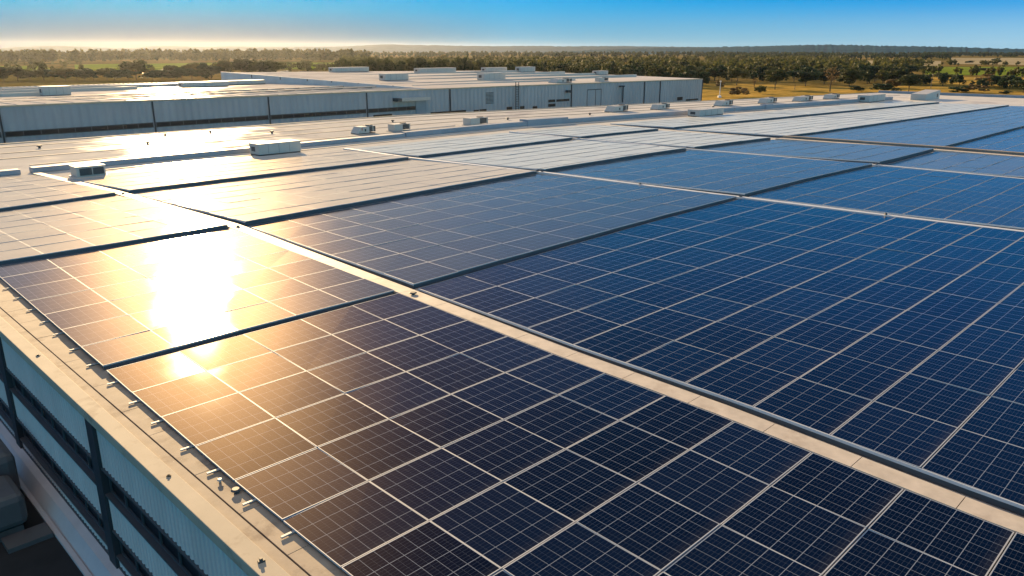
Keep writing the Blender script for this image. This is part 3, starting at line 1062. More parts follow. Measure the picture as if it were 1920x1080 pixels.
# ------------------------------------------------------------------ far warehouse
YF = 118.0
fw = empty('warehouse', (60, 160, 0), label='low far warehouse on the left with a long dark window band', cat='warehouse')
fw2 = empty('warehouse', (143, 160, 0), label='taller far grey warehouse with doors and canopy, on the right', cat='warehouse')


def zf(x):
    return float(np.interp(x, [-40, 25, 118, 191], [8.72, 8.68, 8.30, 7.85]))


def z1f(y):
    return 8.62 + (7.35 - 8.62) * (y - 118.0) / 82.0


def wallrun(mb, x0, x1, y0, y1, zlo, zoff, n):
    ts = np.linspace(x0, x1, n + 1)
    b = len(mb.v)
    for t_ in ts:
        zt = zf(t_) + zoff
        mb.v += [(t_, y0, zlo), (t_, y1, zlo), (t_, y1, zt), (t_, y0, zt)]
    for i in range(n):
        for j in range(4):
            k = (j + 1) % 4
            mb.f.append((b + 4 * i + j, b + 4 * i + k, b + 4 * i + 4 + k, b + 4 * i + 4 + j))
            mb.m.append(0)
    mb.f += [(b + 3, b + 2, b + 1, b), tuple(b + 4 * n + j for j in range(4))]
    mb.m += [0, 0]


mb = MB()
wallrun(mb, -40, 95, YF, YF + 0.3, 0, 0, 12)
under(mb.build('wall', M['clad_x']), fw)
mb = MB()
ts = np.linspace(-40, 95, 13)
for a, c in zip(ts[:-1], ts[1:]):
    mb.hexa([(a, YF - 0.12, zf(a) - 0.22), (c, YF - 0.12, zf(c) - 0.22), (c, YF - 0.004, zf(c) - 0.22), (a, YF - 0.004, zf(a) - 0.22)],
            [(a, YF - 0.12, zf(a) + 0.03), (c, YF - 0.12, zf(c) + 0.03), (c, YF - 0.004, zf(c) + 0.03), (a, YF - 0.004, zf(a) + 0.03)])
under(mb.build('roof_trim', M['coping']), fw)
mb = MB()
for a, c in zip(ts[:-1], ts[1:]):
    mb.face([(a, YF + 0.002, zf(a) + 0.02), (c, YF + 0.002, zf(c) + 0.02), (c, 200, 7.35), (a, 200, 7.35)])
under(mb.build('roof', M['farroof']), fw)
under(MB().box((-40, 199.7, 0), (95, 200.4, 7.75)).build('rear_parapet', M['clad_x']), fw)
for y, x0, x1, h in ((150, -40, 40, 0.6), (166, -40, 60, 0.6), (180, 40, 92, 0.6), (190, -40, 92, 0.4)):
    under(MB().box((x0, y, 7.0), (x1, y + 1.2, z1f(y) + h)).build('roof_ridge', M['farroof']), fw)
for y, x0, x1 in ((131, -30, 93), (141, -30, 92)):
    under(MB().box((x0, y, 8.0), (x1, y + 0.5, z1f(y) + 0.1)).build('roof_seam', M['seam']), fw)
ribx = np.arange(-10, 93, 3.4)
for x in ribx:
    mb = MB()
    mb.hexa([(x, YF + 0.6, 8.2), (x + 0.12, YF + 0.6, 8.2), (x + 0.12, 141, 8.0), (x, 141, 8.0)], [(x, YF + 0.6, zf(x) + 0.10), (x + 0.12, YF + 0.6, zf(x) + 0.10), (x + 0.12, 141, z1f(141) + 0.10), (x, 141, z1f(141) + 0.10)])
    under(mb.build('standing_seam', M['farroof']), fw)
for x0, x1 in ((-40, 25.0), (25.4, 44.2), (44.6, 62.4), (62.8, 81.3), (81.7, 92.4)):
    wb = under(MB().box((x0, YF - 0.06, 4.70), (x1, YF - 0.003, 5.42)).build('window_band', M['pane']), fw)
    lattice('window_frame', YF - 0.075, 'x', x0, x1, 4.69, 5.43, int((x1 - x0) / 1.9), 0.10, M['sill'], wb, 0.02)
for x in (25.2, 44.4, 62.6, 81.5):
    under(MB().box((x - 0.10, YF - 0.2, 0), (x + 0.10, YF - 0.062 - 0.04, zf(x) - 0.23)).build('downpipe', M['column']), fw)
under(MB().box((92.45, YF - 0.15, 0), (94.9, YF - 0.003, 6.35)).build('door', M['duct']), fw)
c = under(MB().box((88.2, YF - 1.5, 6.45), (94.9, YF - 0.003, 7.0)).build('canopy', M['white']), fw)
under(MB().box((87.2, YF - 1.6, 6.5), (88.15, YF - 0.003, 7.05)).build('canopy_end', M['dark']), fw)
under(MB().box((82.8, YF - 0.07, 3.6), (86.9, YF - 0.003, 4.3)).build('window', M['pane']), fw)

# right, taller part
mb = MB()
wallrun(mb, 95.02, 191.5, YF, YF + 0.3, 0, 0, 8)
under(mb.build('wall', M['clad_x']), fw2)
B2 = {'BL': (95.02, 203, 9.75), 'BR': (191.5, 193, 8.7)}
nx, ny = 8, 6
mb = MB()
for j in range(ny + 1):
    for i in range(nx + 1):
        s, q = i / nx, j / ny
        x = 95.02 + (191.5 - 95.02) * s
        yb = 203 + (193 - 203) * s
        zb = 9.75 + (8.7 - 9.75) * s
        mb.v.append((x, YF + 0.002 + (yb - YF) * q, zf(x) + 0.02 + (zb - zf(x)) * q))
for j in range(ny):
    for i in range(nx):
        a = j * (nx + 1) + i
        mb.f.append((a, a + 1, a + nx + 2, a + nx + 1))
        mb.m.append(0)
under(mb.build('roof', M['farroof']), fw2)
mb = MB()
mb.hexa([(95.0, YF + 0.31, 0), (95.3, YF + 0.31, 0), (95.3, 203, 0), (95.0, 203, 0)],
        [(95.0, YF + 0.31, zf(95) + 0.1), (95.3, YF + 0.31, zf(95) + 0.1), (95.3, 203, 9.95), (95.0, 203, 9.95)])
under(mb.build('side_wall', M['clad_y']), fw2)
for y in (128, 140, 150, 160, 172, 186):
    zz = zf(95) + (9.75 - zf(95)) * (y - YF) / 85
    under(MB().box((94.90, y, 8.7), (94.998, y + 0.25, zz + 0.05)).build('wall_joint', M['column']), fw2)
mb = MB()
mb.hexa([(191.52, YF, 0), (191.9, YF, 0), (191.9, 193, 0), (191.52, 193, 0)], [(191.52, YF, 7.85), (191.9, YF, 7.85), (191.9, 193, 8.8), (191.52, 193, 8.8)])
under(mb.build('end_wall', M['column']), fw2)
mb = MB()
ts = np.linspace(95, 191.6, 9)
for a, c in zip(ts[:-1], ts[1:]):
    mb.hexa([(a, YF - 0.12, zf(a) - 0.2), (c, YF - 0.12, zf(c) - 0.2), (c, YF - 0.004, zf(c) - 0.2), (a, YF - 0.004, zf(a) - 0.2)],
            [(a, YF - 0.12, zf(a) + 0.04), (c, YF - 0.12, zf(c) + 0.04), (c, YF - 0.004, zf(c) + 0.04), (a, YF - 0.004, zf(a) + 0.04)])
under(mb.build('roof_trim', M['coping']), fw2)
for x in (100.9, 136.9, 164.8, 171.6):
    under(MB().box((x - 0.10, YF - 0.2, 0), (x + 0.10, YF - 0.003, zf(x) - 0.21)).build('downpipe', M['column']), fw2)
for (x0, x1, z0, z1) in ((96, 105, 3.55, 4.05), (107.1, 108.5, 3.6, 3.9), (108.7, 110.6, 3.5, 3.95), (116.4, 118, 3.4, 4.05), (120.4, 121.7, 3.4, 4.0),
                         (124.3, 125.7, 3.3, 3.8), (129.3, 131.5, 4.4, 4.95), (131.9, 136.3, 4.4, 4.9), (129.3, 131.6, 3.45, 4.05), (179.8, 182.3, 2.6, 3.45), (184, 190, 2.3, 2.7)):
    under(MB().box((x0, YF - 0.06, z0), (x1, YF - 0.003, z1)).build('window', M['pane']), fw2)
mb = MB()
for x in (142.5, 145.55, 147.6):
    mb.box((x, YF - 0.05, 0), (x + 0.15, YF - 0.003, 6.5))
mb.box((142.5, YF - 0.05, 6.502), (147.75, YF - 0.003, 6.7))
under(mb.build('sliding_door', M['sill']), fw2)
mb = MB()
for k in range(9):
    mb.box((110.5, YF - 0.06, 4.95 + k * 0.26), (112.6, YF - 0.003, 5.09 + k * 0.26))
under(mb.build('vent_grille', M['sill']), fw2)
mb = MB()
for x in (118.6, 119.5):
    mb.box((x, YF - 0.5, 0), (x + 0.12, YF - 0.4, 9.0))
for k in range(16):
    mb.box((118.72, YF - 0.48, 1 + k * 0.5), (119.5, YF - 0.42, 1.07 + k * 0.5))
under(mb.build('ladder', M['column']), fw2)
for x in (155.6, 136.2):
    mb = MB()
    mb.box((x - 0.12, YF - 0.5, 3.2 if x > 150 else 6.2), (x + 0.12, YF - 0.3, 7.1 if x > 150 else 6.6))
    mb.box((x - 1.6, YF - 0.9, 6.9 if x > 150 else 6.3), (x, YF - 0.35, 7.2 if x > 150 else 6.8))
    under(mb.build('wall_lamp', M['column']), fw2)
for y, x0, x1 in ((128, 100, 150), (136, 98, 186), (150, 97, 186), (163, 97, 186), (178, 97, 188)):
    zz = 8.1 + 0.012 * (y - YF)
    under(MB().box((x0, y, zz - 0.5), (x1, y + 0.7, zz + 0.42)).build('roof_seam', M['farroof']), fw2)
FU = 'rooftop units on the far warehouses'


def z2(x, y):
    s = (x - 95) / 96.5
    zb = 9.75 + (8.7 - 9.75) * s
    yb = 203 - 10 * s
    return zf(x) + (zb - zf(x)) * (y - YF) / (yb - YF)


for kind, x, y, lx, ly, h, lab in (
        ('box', 40.5, 149, 4.2, 2.4, 1.5, 'pale casing alone on the left far roof'),
        ('box', 75, 169, 10, 2.6, 1.0, 'long pale casing in the middle of the left far roof'),
        ('box', 93, 176, 13, 2.4, 0.9, 'long pale casing at the foot of the taller warehouse wall')):
    unit(kind, min(x, 86), y, lx, ly, h, lab, z1f(y), FU)
for kind, x, y, lx, ly, h, lab in (
        ('box', 110, 148, 6.5, 2.5, 1.5, 'pale box unit near the left end of the taller far roof'),
        ('box', 130, 196, 12, 2.5, 1.3, 'long low casing at the rear of the taller far roof, left part'),
        ('box', 152, 184, 14, 2.5, 1.3, 'long pale blue casing at the rear middle of the taller far roof'),
        ('box', 133, 140, 7, 2.6, 1.6, 'pale blue box unit in the middle of the taller far roof'),
        ('box', 176, 184, 9, 2.5, 1.3, 'low casing at the rear right of the taller far roof'),
        ('hood', 137, 121.5, 5.5, 2.4, 0.9, 'dark flat unit close to the front edge of the taller far roof'),
        ('box', 192 - 8, 178, 6.5, 2.6, 1.6, 'white box unit on the rear skyline of the taller far roof'),
        ('box', 187, 150, 4.5, 2.4, 1.2, 'small white box at the right rear of the taller far roof'),
        ('cube', 151.5, 121, 3.2, 1.6, 0.9, 'small dark condenser on the front edge of the taller far roof')):
    unit(kind, x, y, lx, ly, h, lab, z2(x, y), FU)

# ------------------------------------------------------------------ yard on the left and the plant standing in it
mb = MB().face([(-60, -60, 0.012), (5.1, -60, 0.012), (5.1, 112, 0.012), (-60, 112, 0.012)])
tag(mb.build('yard', M['asphalt']), kind='structure')
t = empty('plant_unit', (2.62, 28.9, 0.012), label='dark grey machinery housing standing in the shaded yard at the foot of the wall', cat='machinery')
MB().box((-3.2, -1.5, 0.35), (1.9, 0.5, 1.5)).build('housing', M['plant'], t, bevel=0.22)
MB().box((-3.2, 0.52, 0.35), (2.2, 3.2, 2.1)).build('housing', M['plant'], t, bevel=0.28)
MB().box((-1.6, -1.45, 1.503), (0.6, 0.4, 1.75)).build('hatch', M['sill'], t, bevel=0.03)
MB().box((-3.1, -1.4, 0.0), (1.7, 3.0, 0.345)).build('skid', M['dark'], t)
MB().box((1.0, -2.3, 0.0), (2.32, -1.42, 0.16)).build('step', M['plant'], t)

# ------------------------------------------------------------------ ground, fields, water
GR = 4800.0


def ground_mat():
    m, t, b = mat('countryside')
    g = N(t, 'ShaderNodeNewGeometry')

    def nz(sc, det, r=0.55):
        n = N(t, 'ShaderNodeTexNoise')
        n.inputs['Scale'].default_value = sc
        n.inputs['Detail'].default_value = det
        n.inputs['Roughness'].default_value = r
        t.links.new(g.outputs['Position'], n.inputs['Vector'])
        return n.outputs['Fac']
    r1 = ramp(t, [(0.35, (0.075, 0.075, 0.022)), (0.5, (0.16, 0.12, 0.04)), (0.68, (0.24, 0.17, 0.06))])
    t.links.new(nz(0.006, 6), r1.inputs[0])
    r2 = ramp(t, [(0.35, (0.6, 0.6, 0.6)), (0.7, (1.2, 1.2, 1.2))])
    t.links.new(nz(0.25, 5), r2.inputs[0])
    c = mixc(t, 1.0, r1.outputs[0], r2.outputs[0], 'MULTIPLY')
    t.links.new(c, b.inputs['Base Color'])
    b.inputs['Roughness'].default_value = 1.0
    b.inputs['Specular IOR Level'].default_value = 0.0
    return m


mb = MB()
rings = [0, 60, 200, 500, 1200, 3000, 4000, GR]
K = 64
mb.v.append((0, 0, 0))
for r in rings[1:]:
    for k in range(K):
        a = 2 * math.pi * k / K
        mb.v.append((r * math.cos(a), r * math.sin(a), 0))
for k in range(K):
    mb.f.append((0, 1 + k, 1 + (k + 1) % K))
for i in range(len(rings) - 2):
    for k in range(K):
        a, c = 1 + i * K + k, 1 + i * K + (k + 1) % K
        mb.f.append((a, a + K, c + K, c))
mb.m = [0] * len(mb.f)
tag(mb.build('ground', ground_mat()), kind='structure')


def field_mat(name, lo, hi, sc=0.05, stretch=(1, 1, 1)):
    m, t, b = mat(name)
    f = noise(t, sc, 7, rough=0.65, stretch=stretch)
    r = ramp(t, [(0.32, lo), (0.68, hi)])
    t.links.new(f, r.inputs[0])
    f2 = noise(t, 0.6, 4)
    r2 = ramp(t, [(0.3, (0.7, 0.7, 0.7)), (0.7, (1.15, 1.15, 1.15))])
    t.links.new(f2, r2.inputs[0])
    t.links.new(mixc(t, 1.0, r.outputs[0], r2.outputs[0], 'MULTIPLY'), b.inputs['Base Color'])
    b.inputs['Roughness'].default_value = 1.0
    b.inputs['Specular IOR Level'].default_value = 0.0
    return m


FM = {
    'gold': field_mat('dry_grass_gold', (0.16, 0.13, 0.035), (0.50, 0.31, 0.075), 0.03, (1, 3, 1)),
    'green': field_mat('pasture_green', (0.10, 0.15, 0.02), (0.20, 0.24, 0.04), 0.02),
    'pale': field_mat('pale_stubble', (0.26, 0.22, 0.13), (0.38, 0.32, 0.20), 0.015),
}
mw, tw, bw = mat('pond_water')
bw.inputs['Base Color'].default_value = (0.03, 0.04, 0.04, 1)
bw.inputs['Roughness'].default_value = 0.25
FM['water'] = mw


def G(azd, d):
    return (d * math.cos(rad(azd)), d * math.sin(rad(azd)))


_fz = [0.03]


def field(name, kind, pts):
    """polygon of (azimuth, distance) corners laid on the ground"""
    _fz[0] += 0.02
    mb = MB()
    q = []
    n = len(pts)
    for i in range(n):
        a, c = pts[i], pts[(i + 1) % n]
        for k in range(6):
            s = k / 6
            w = 1 + (random.uniform(-0.012, 0.012) if k else 0)
            x, y = G(a[0] + (c[0] - a[0]) * s, (a[1] + (c[1] - a[1]) * s) * w)
            q.append((x, y, _fz[0]))
    mb.face(q)
    o = mb.build(name, FM[kind])
    return tag(o, kind='structure')


field('field', 'gold', [(33, 205), (14, 205), (10, 215), (10, 330), (16, 400), (24, 372), (30, 395), (33, 400)])
field('field', 'gold', [(18.5, 430), (9, 400), (9, 560), (18.5, 540)])
field('field', 'green', [(17.8, 580), (9, 560), (9, 900), (17.8, 830)])
field('field', 'pale', [(16.5, 1000), (9, 950), (9, 1800), (16.5, 1700)])
field('field', 'pale', [(22, 900), (17, 870), (17, 1250), (22, 1250)])
field('field', 'green', [(80, 640), (74.5, 640), (75.2, 900), (80, 900)])
field('field', 'green', [(73.5, 700), (56, 660), (55, 980), (66, 1020), (73.5, 950)])
field('field', 'green', [(56, 620), (50, 640), (50, 800), (56, 880)])
for (a0, a1, d0, d1) in ((73.2, 72.7, 585, 600), (71.9, 71.3, 590, 612), (69.7, 68.6, 585, 600), (61.6, 60.4, 600, 615), (59.8, 58.9, 592, 604), (56.8, 56.0, 600, 612)):
    field('pond', 'water', [(a0, d0), (a1, d0 * 1.01), (a1, d1), (a0, d1 * 0.99)])

# ------------------------------------------------------------------ hills
def hillmat(name, lo, hi):
    m, t, b = mat(name)
    f = noise(t, 0.02, 8, rough=0.7)
    r = ramp(t, [(0.35, lo), (0.65, hi)])
    t.links.new(f, r.inputs[0])
    t.links.new(r.outputs[0], b.inputs['Base Color'])
    b.inputs['Roughness'].default_value = 1.0
    b.inputs['Specular IOR Level'].default_value = 0.0
    return m


def az_of_px(px):
    d = Rm @ Vector((px - 960, 540 - 150, -1452.5))
    return math.degrees(math.atan2(d.y, d.x))


def hills(name, prof, dist, depth, m, bump, seed):
    """a ridge at a real distance; prof lists (azimuth, crest height)"""
    r = np.random.default_rng(seed)
    az = np.array([p[0] for p in prof])
    hh = np.array([p[1] for p in prof])
    o_ = np.argsort(az)
    az, hh = az[o_], hh[o_]
    n = 420
    A = np.linspace(az[0], az[-1], n)
    Hc = np.interp(A, az, hh)
    Hc = np.convolve(np.pad(Hc, 6, mode='edge'), np.ones(13) / 13, 'valid')
    mb = MB()
    rows = [(-1.0, 0.0), (-0.6, 0.35), (-0.3, 0.75), (0.0, 1.0), (0.4, 0.7), (1.0, 0.0)]
    for (q, s) in rows:
        jit = r.normal(0, bump, n) * (s > 0)
        for a, h, j in zip(A, Hc, jit):
            d = dist + q * depth
            mb.v.append((d * math.cos(rad(a)), d * math.sin(rad(a)), (h * s + j) if s > 0 else -0.5))
    for i in range(len(rows) - 1):
        for k in range(n - 1):
            a = i * n + k
            mb.f.append((a, a + n, a + n + 1, a + 1))
    mb.m = [0] * len(mb.f)
    o = mb.build(name, m, smooth=True)
    return tag(o, kind='structure')


hm = hillmat('hill_forest', (0.014, 0.055, 0.080), (0.034, 0.092, 0.130))  # both hill colours carry the blue of distant air
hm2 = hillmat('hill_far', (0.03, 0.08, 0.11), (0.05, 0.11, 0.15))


def H(px, py, d):
    return (az_of_px(px), CAMZ + (92.0 - py) / 1452.5 * d * 1.045)


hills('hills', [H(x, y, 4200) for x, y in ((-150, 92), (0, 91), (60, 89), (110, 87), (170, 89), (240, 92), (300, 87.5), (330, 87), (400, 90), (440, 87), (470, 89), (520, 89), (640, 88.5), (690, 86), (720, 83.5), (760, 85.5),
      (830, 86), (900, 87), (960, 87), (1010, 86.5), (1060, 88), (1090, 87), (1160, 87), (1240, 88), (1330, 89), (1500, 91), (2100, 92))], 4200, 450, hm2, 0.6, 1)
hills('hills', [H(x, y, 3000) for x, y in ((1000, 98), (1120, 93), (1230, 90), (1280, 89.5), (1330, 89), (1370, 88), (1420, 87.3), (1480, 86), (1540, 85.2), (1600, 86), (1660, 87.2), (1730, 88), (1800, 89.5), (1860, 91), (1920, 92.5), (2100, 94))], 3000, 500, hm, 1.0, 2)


# ------------------------------------------------------------------ trees
def leaf_cloud(seed, n, size, shape):
    """leaf-sized faces scattered through clumps; crown occupies unit height 0..1 and unit width"""
    r = np.random.default_rng(seed)
    if shape == 'round':
        nc, ax = 17, (0.36, 0.36, 0.36)
        cz = 0.56
    elif shape == 'tall':
        nc, ax = 14, (0.22, 0.22, 0.36)
        cz = 0.60
    elif shape == 'wide':
        nc, ax = 20, (0.50, 0.50, 0.34)
        cz = 0.54
    else:  # bush
        nc, ax = 12, (0.42, 0.42, 0.36)
        cz = 0.45
    d = r.normal(size=(nc, 3))
    d /= np.linalg.norm(d, axis=1)[:, None]
    rad_ = r.uniform(0.35, 1.0, nc)[:, None]
    C = d * rad_ * np.array(ax) + np.array([0, 0, cz])
    R = r.uniform(0.10, 0.19, nc)
    which = r.integers(0, nc, n)
    u = r.normal(size=(n, 3))
    u /= np.linalg.norm(u, axis=1)[:, None]
    P = C[which] + u * (R[which] * r.uniform(0.45, 1.05, n) ** 0.6)[:, None] * np.array([1.1, 1.1, 0.8])
    # each leaf cluster: a quad facing roughly outwards
    nrm = u + r.normal(0, 0.38, (n, 3))
    nrm /= np.linalg.norm(nrm, axis=1)[:, None]
    t1 = np.cross(nrm, r.normal(size=(n, 3)))
    t1 /= np.linalg.norm(t1, axis=1)[:, None]
    t2 = np.cross(nrm, t1)
    s = (size * r.uniform(0.6, 1.4, n))[:, None]
    V = np.stack([P - t1 * s - t2 * s * 0.7, P + t1 * s - t2 * s * 0.7, P + t1 * s * 0.8 + t2 * s * 0.7, P - t1 * s * 0.8 + t2 * s * 0.7], axis=1)
    V[:, :, 2] = np.maximum(V[:, :, 2], 0.02)
    return V.reshape(-1, 3), C


def quads_mesh(name, V, m):
    me = bpy.data.meshes.new(name)
    n = len(V)
    me.vertices.add(n)
    me.vertices.foreach_set('co', V.astype(np.float32).ravel())
    me.loops.add(n)
    me.loops.foreach_set('vertex_index', np.arange(n, dtype=np.int32))
    me.polygons.add(n // 4)
    me.polygons.foreach_set('loop_start', np.arange(0, n, 4, dtype=np.int32))
    me.materials.append(m)
    me.update(calc_edges=True)
    return me


def trunk_mesh(C, seed):
    r = random.Random(seed)
    mb = MB()
    j = [(0, 0, -0.02), (r.uniform(-.01, .01), r.uniform(-.01, .01), 0.18), (r.uniform(-.03, .03), r.uniform(-.03, .03), 0.42), (r.uniform(-.04, .04), r.uniform(-.04, .04), 0.66)]
    mb.tube(j, [0.030, 0.022, 0.016, 0.006])
    for c in C[:7]:
        k = r.choice((1, 2))
        p = Vector(j[k])
        q = Vector(c)
        mid = p.lerp(q, 0.5) + Vector((0, 0, -0.03))
        mb.tube([p, mid, q], [0.012, 0.008, 0.003], 5)
    me = bpy.data.meshes.new('trunk')
    me.from_pydata(mb.v, [], mb.f)
    me.materials.append(M['bark'])
    return me


VAR = {}
for kind, shape, n, size, mname, cnt in (('round', 'round', 1500, 0.030, 'leaf', 4), ('tall', 'tall', 1300, 0.026, 'leaf', 3), ('dark', 'wide', 2400, 0.028, 'leaf_dark', 2),
                                        ('bush', 'bush', 900, 0.040, 'leaf_dark', 2), ('brown', 'bush', 900, 0.036, 'leaf_brown', 2), ('bare', 'tall', 240, 0.020, 'leaf_brown', 1)):
    VAR[kind] = []
    for k in range(cnt):
        V, C = leaf_cloud(hash((kind, k)) % 1 + 100 * len(VAR) + k, n, size, shape)
        VAR[kind].append((quads_mesh('crown', V, M[mname]), trunk_mesh(C, k)))


def tree(kind, x, y, h, w, label, group=None, name='tree'):
    """h metres tall, w metres wide"""
    cr, tk = random.choice(VAR[kind])
    t = empty(name, (x, y, 0), random.random() * 6.28, label, 'bush' if name == 'bush' else 'tree', group)
    sx = w / {'round': 0.95, 'tall': 0.66, 'dark': 1.2, 'bush': 1.05, 'brown': 1.05, 'bare': 0.66}[kind]
    for nm, me in (('crown', cr), ('trunk', tk)):
        if nm == 'trunk' and kind in ('bush', 'brown') and name == 'bush':
            continue
        o = bpy.data.objects.new(nm, me)
        COL.objects.link(o)
        o.parent = t
        o.scale = (sx, sx, h) if nm == 'crown' else (max(h * 0.8, 0.5), max(h * 0.8, 0.5), h)
    return t


def at(px, py):
    """ground point seen at a photograph position, used once to read distances off the photograph"""
    d = Rm @ Vector((px - 960, 540 - py, -1452.5))
    s = -CAMZ / d.z
    return d.x * s, d.y * s


def place(kind, px, basey, topy, wpx, label, group=None, name='tree'):
    x, y = at(px, basey)
    D = math.hypot(x, y)
    d = Rm @ Vector((px - 960, 540 - topy, -1452.5))
    h = CAMZ + d.z / math.hypot(d.x, d.y) * D
    return tree(kind, x, y, max(h, 1.2), wpx * 1.2 / 1452.5 * D, label, group, name)


TR = [
    ('round', 1381, 160, 124, 34, 'round olive tree with bare lower trunk beside the far warehouse corner', 'tree'),
    ('round', 1453, 168, 127, 42, 'round topped tree on a slim trunk left of the big dark tree', 'tree'),
    ('bare', 1414, 165, 140, 10, 'small dead tree stump standing between two round trees in the gold field', 'tree'),
    ('dark', 1510, 162, 120, 66, 'big dark broad tree, darkest and widest in the gold field', 'tree'),
    ('bare', 1556, 172, 114, 26, 'thin almost bare tall tree right of the big dark tree', 'tree'),
    ('round', 1592, 163, 124, 44, 'olive tree right of the bare thin tree', 'tree'),
    ('brown', 1384, 183, 158, 34, 'dark low bush just behind the roof edge near the white lamp pole', 'bush'),
    ('brown', 1350, 166, 150, 18, 'small brown bush behind the white lamp pole', 'bush'),
    ('bush', 1657, 174, 150, 46, 'low dark green bush left of the tall conical one behind the roof edge', 'bush'),
    ('tall', 1703, 174, 138, 40, 'conical olive tree rising behind the roof left of the largest casing', 'tree'),
    ('brown', 1674, 165, 142, 32, 'grey brown bush behind the low dark green bush', 'bush'),
    ('bush', 1795, 173, 157, 40, 'low dark bush just right of the largest pale blue casing', 'bush'),
    ('brown', 1832, 174, 155, 34, 'dry brown bare bush between the low dark bush and the brown grove', 'bush'),
    ('brown', 1862, 162, 134, 52, 'broad reddish brown tree in the grove at the right edge', 'tree'),
    ('dark', 1893, 167, 136, 28, 'dark tree beside the reddish brown tree at the right', 'tree'),
    ('dark', 1918, 174, 140, 44, 'dark tree cut off by the right picture edge', 'tree'),
    ('bush', 1885, 176, 168, 18, 'tiny dark bush behind the roof edge at the far right', 'bush'),
    ('dark', 1630, 156, 116, 44, 'dark tree of the woodland front left of the green field', 'tree'),
    ('round', 1680, 158, 118, 44, 'olive tree of the woodland front beside the green field', 'tree'),
    ('round', 1770, 150, 136, 46, 'round hedge clump between the two gold fields, left', 'bush'),
    ('dark', 1730, 152, 138, 30, 'dark clump at the left end of the hedge between the gold fields', 'bush'),
    ('round', 1660, 146, 118, 36, 'olive tree standing just behind the woodland front', 'tree'),
    ('dark', 1705, 140, 119, 26, 'dark tree at the left corner of the green field', 'tree'),
    ('dark', 1738, 136, 121, 22, 'small dark tree at the left end of the green field', 'tree'),
    ('bush', 1855, 133, 126, 46, 'flat dark thicket in the middle of the green field', 'bush'),
    ('bush', 1815, 119, 112, 16, 'small dark bush at the top edge of the green field', 'bush'),
    ('bush', 1868, 118, 106, 14, 'dark upright bush in the far pale field', 'bush'),
    ('round', 1425, 176, 158, 22, 'small olive tree between the lone round tree and the slim trunk tree', 'tree'),
    ('bush', 1610, 172, 158, 30, 'dark scrub behind the roof edge under the olive tree right of the thin bare tree', 'bush'),
    ('round', 1545, 158, 122, 40, 'olive tree in the gap between the big dark tree and the thin bare tree', 'tree'),
    ('round', 1432, 152, 118, 40, 'round olive tree of the woodland edge behind the slim trunk tree', 'tree'),
    ('dark', 1340, 152, 116, 40, 'dark tree of the woodland edge right beside the far warehouse corner', 'tree'),
    ('round', 8, 152, 122, 40, 'dark tree at the left picture edge behind the far roof', 'tree'),
    ('round', 34, 152, 121, 30, 'second dark tree from the left edge behind the far roof', 'tree'),
    ('tall', 83, 151, 112, 18, 'narrow dark spire shaped tree near the left edge', 'tree'),
    ('round', 256, 150, 110, 46, 'large spreading tree with golden rim above the left far roof', 'tree'),
    ('round', 325, 149, 118, 30, 'round tree between the spreading tree and the tall grove', 'tree'),
    ('round', 360, 148, 112, 34, 'round tree just left of the tall grove', 'tree'),
    ('dark', 396, 148, 113, 46, 'big dense golden tree, left end of the tall grove beside the taller roof', 'tree'),
    ('round', 424, 147, 108, 40, 'second tree of the tall grove, from its left end', 'tree'),
    ('round', 455, 146, 104, 42, 'tallest tree of the grove beside the taller far roof', 'tree'),
    ('round', 486, 146, 106, 44, 'broad tree in the middle of the tall grove', 'tree'),
    ('round', 512, 146, 108, 40, 'right end tree of the tall grove', 'tree'),
    ('round', 535, 134, 113, 22, 'small round tree just right of the tall grove', 'tree'),
    ('round', 575, 132, 112, 26, 'round tree by the ponds right of the tall grove', 'tree'),
    ('round', 600, 132, 117, 22, 'low tree by the ponds, right of the round tree', 'tree'),
    ('tall', 68, 108, 91, 20, 'tall dark tree standing above the hazy left treeline', 'tree'),
]
for (kind, px, by, ty, wpx, lab, nm) in TR:
    place(kind, px, by, ty, wpx, lab, None, nm)

# hedge row of dark trees behind the left far roof
for px in (58, 105, 124, 142, 160, 178, 198, 218, 238, 285, 302, 342, 376):
    place(random.choice(('round', 'dark', 'bush')), px + random.uniform(-4, 4), 151, 125 + random.uniform(-3, 3), random.uniform(30, 44),
          'dark bushy tree in the hedge row behind the left far roof', 'hedge row behind the left far roof')

# tall belt right behind the taller far warehouse
for px in range(640, 1010, 11):
    D = random.uniform(345, 380)
    a = rad(az_of_px(px + random.uniform(-5, 5)))
    tree(random.choice(('round', 'tall', 'round')), D * math.cos(a), D * math.sin(a), random.uniform(11.2, 13.0), random.uniform(6.5, 10),
         'golden olive tree in the dense belt behind the taller far roof', 'belt of trees behind the taller far roof')


# woodland: nearest trees individually, the rest as one mass
def sample(a0, a1, d0, d1, n, hlo, hhi, zone):
    out = []
    for _ in range(n):
        d = math.sqrt(random.uniform(d0 * d0, d1 * d1))
        out.append((d, random.uniform(a0, a1), random.uniform(hlo, hhi), zone))
    return out


wood = []
wood += sample(31.5, 44.5, 345, 480, 150, 6.0, 10.5, 'mid')
wood += sample(31.5, 57, 480, 1000, 560, 5.0, 9.8, 'mid')
wood += sample(19.0, 31.5, 400, 600, 150, 5.5, 9.8, 'right')
wood += sample(18.0, 31.5, 600, 1100, 430, 5.0, 9.5, 'right')
wood += sample(55, 79, 1080, 1450, 520, 9, 17, 'left')
wood += sample(30, 80, 1400, 2400, 1300, 6, 11.5, 'far')
wood += sample(16.5, 31.5, 1100, 2400, 900, 5.5, 10, 'far')
wood += sample(8, 18, 1800, 3000, 600, 6, 10, 'far')
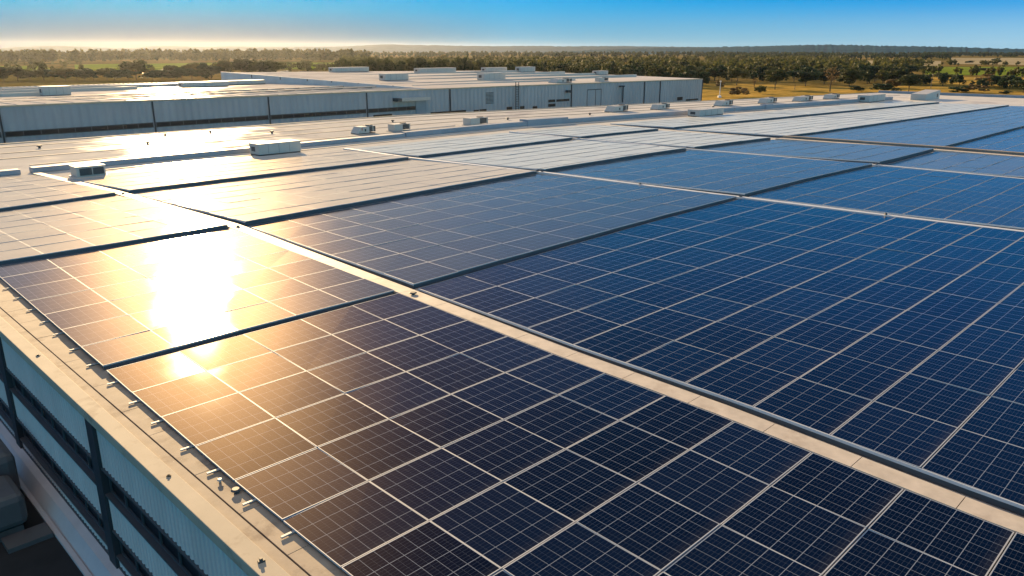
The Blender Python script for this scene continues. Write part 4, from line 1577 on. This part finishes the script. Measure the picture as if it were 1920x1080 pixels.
# hedges along the fields on both sides
for (a0, d0, a1, d1, n) in ((80, 560, 55, 590, 60), (80, 930, 73, 960, 26), (18, 560, 8, 545, 26), (17.8, 900, 8, 920, 40), (79, 640, 74, 720, 14), (66, 640, 60, 700, 16), (18.5, 415, 13, 385, 16)):
    for k in range(n):
        s = random.random()
        wood.append(((d0 + (d1 - d0) * s) * random.uniform(0.98, 1.02), a0 + (a1 - a0) * s, random.uniform(3, 7), 'hedge'))
wood = [q for q in wood if not (16.5 < q[1] < 22.5 and 860 < q[0] < 1270 and q[3] != 'hedge')]     # keep the pale fields open
wood.sort(key=lambda q: q[0])
LAB = {'mid': ('olive tree in the mixed woodland between the taller far warehouse and the hills', 'mixed woodland behind the taller far warehouse'),
       'right': ('dark green tree in the woodland behind the gold field on the right', 'woodland behind the gold field'),
       'hedge': ('small scrubby tree in a hedge between the fields', 'hedge trees between the fields')}
near = [q for q in wood if q[3] in LAB][:205]
nset = set(id(q) for q in near)
for q in near:
    d, a, h, zn = q
    tree(random.choice(('bush', 'bush', 'round', 'dark') if zn == 'hedge' else ('round', 'round', 'tall', 'dark', 'bush')), d * math.cos(rad(a)), d * math.sin(rad(a)), h, h * random.uniform(0.65, 1.0), LAB[zn][0], LAB[zn][1])
rest = [q for q in wood if id(q) not in nset]
lo_var = [leaf_cloud(900 + k, 95, 0.088, s)[0] for k, s in enumerate(('round', 'round', 'wide', 'tall'))]
parts = {'mid': [], 'left': [], 'far': []}
for d, a, h, zn in rest:
    V = lo_var[random.randrange(4)]
    w = h * random.uniform(0.8, 1.15)
    r_ = random.random() * 6.28
    x, y = V[:, 0] * w, V[:, 1] * w
    P = np.stack([x * math.cos(r_) - y * math.sin(r_) + d * math.cos(rad(a)), x * math.sin(r_) + y * math.cos(r_) + d * math.sin(rad(a)), V[:, 2] * h], 1)
    parts['left' if zn == 'left' else 'far' if zn == 'far' else 'mid'].append(P)
for k, lab in (('mid', 'mass of mixed woodland filling the middle distance'), ('left', 'hazy golden treeline beyond the left fields'), ('far', 'far dark woodland below the hills')):
    me = quads_mesh('woodland', np.concatenate(parts[k]), M['leaf'] if k != 'far' else M['leaf_dark'])
    o = bpy.data.objects.new('woodland', me)
    COL.objects.link(o)
    tag(o, lab, 'woodland', None, 'stuff')

# ------------------------------------------------------------------ poles
def pole(x, y, h, label, arms=True, m='pole', lamp=False):
    t = empty('utility_pole' if not lamp else 'lamp_post', (x, y, 0), 0.6, label, 'pole' if not lamp else 'lamp post')
    MB().cyl((0, 0, 0), 0.13, 0.09, h, 8).build('post', M[m], t)
    if arms:
        MB().box((-1.0, -0.06, h - 0.5), (1.0, 0.06, h - 0.38)).build('crossarm', M[m], t)
    if lamp:
        MB().box((-0.5, -0.25, h), (0.5, 0.25, h + 0.25)).build('lamp_head', M['lampwhite'], t)
        MB().box((-1.6, -0.5, 0.0), (1.6, 0.5, 0.6)).build('base', M['lampwhite'], t)


x, y = at(1349, 183)
pole(x, y, 5.2, 'slim white lamp post behind the roof edge beside the far warehouse corner', False, 'lampwhite', True)
x, y = at(1745, 166)
pole(x, y, 6.0, 'wooden pole standing in the gold field between the casing and the hedge')
x, y = at(1490, 168)
pole(x, y, 2.2, 'short wooden post under the big dark tree', False)

# ------------------------------------------------------------------ air
hz, ht, hb = mat('haze')
ht.nodes.remove(hb)
pv = N(ht, 'ShaderNodeVolumePrincipled')
pv.inputs['Color'].default_value = (0.88, 0.92, 1.0, 1)
pv.inputs['Density'].default_value = 0.000026
pv.inputs['Anisotropy'].default_value = 0.74
ht.links.new(pv.outputs[0], ht.nodes['Material Output'].inputs['Volume'])
o = MB().box((-4900, -4900, -1.5), (4900, 4900, 52)).build('haze', hz)
tag(o, kind='stuff')
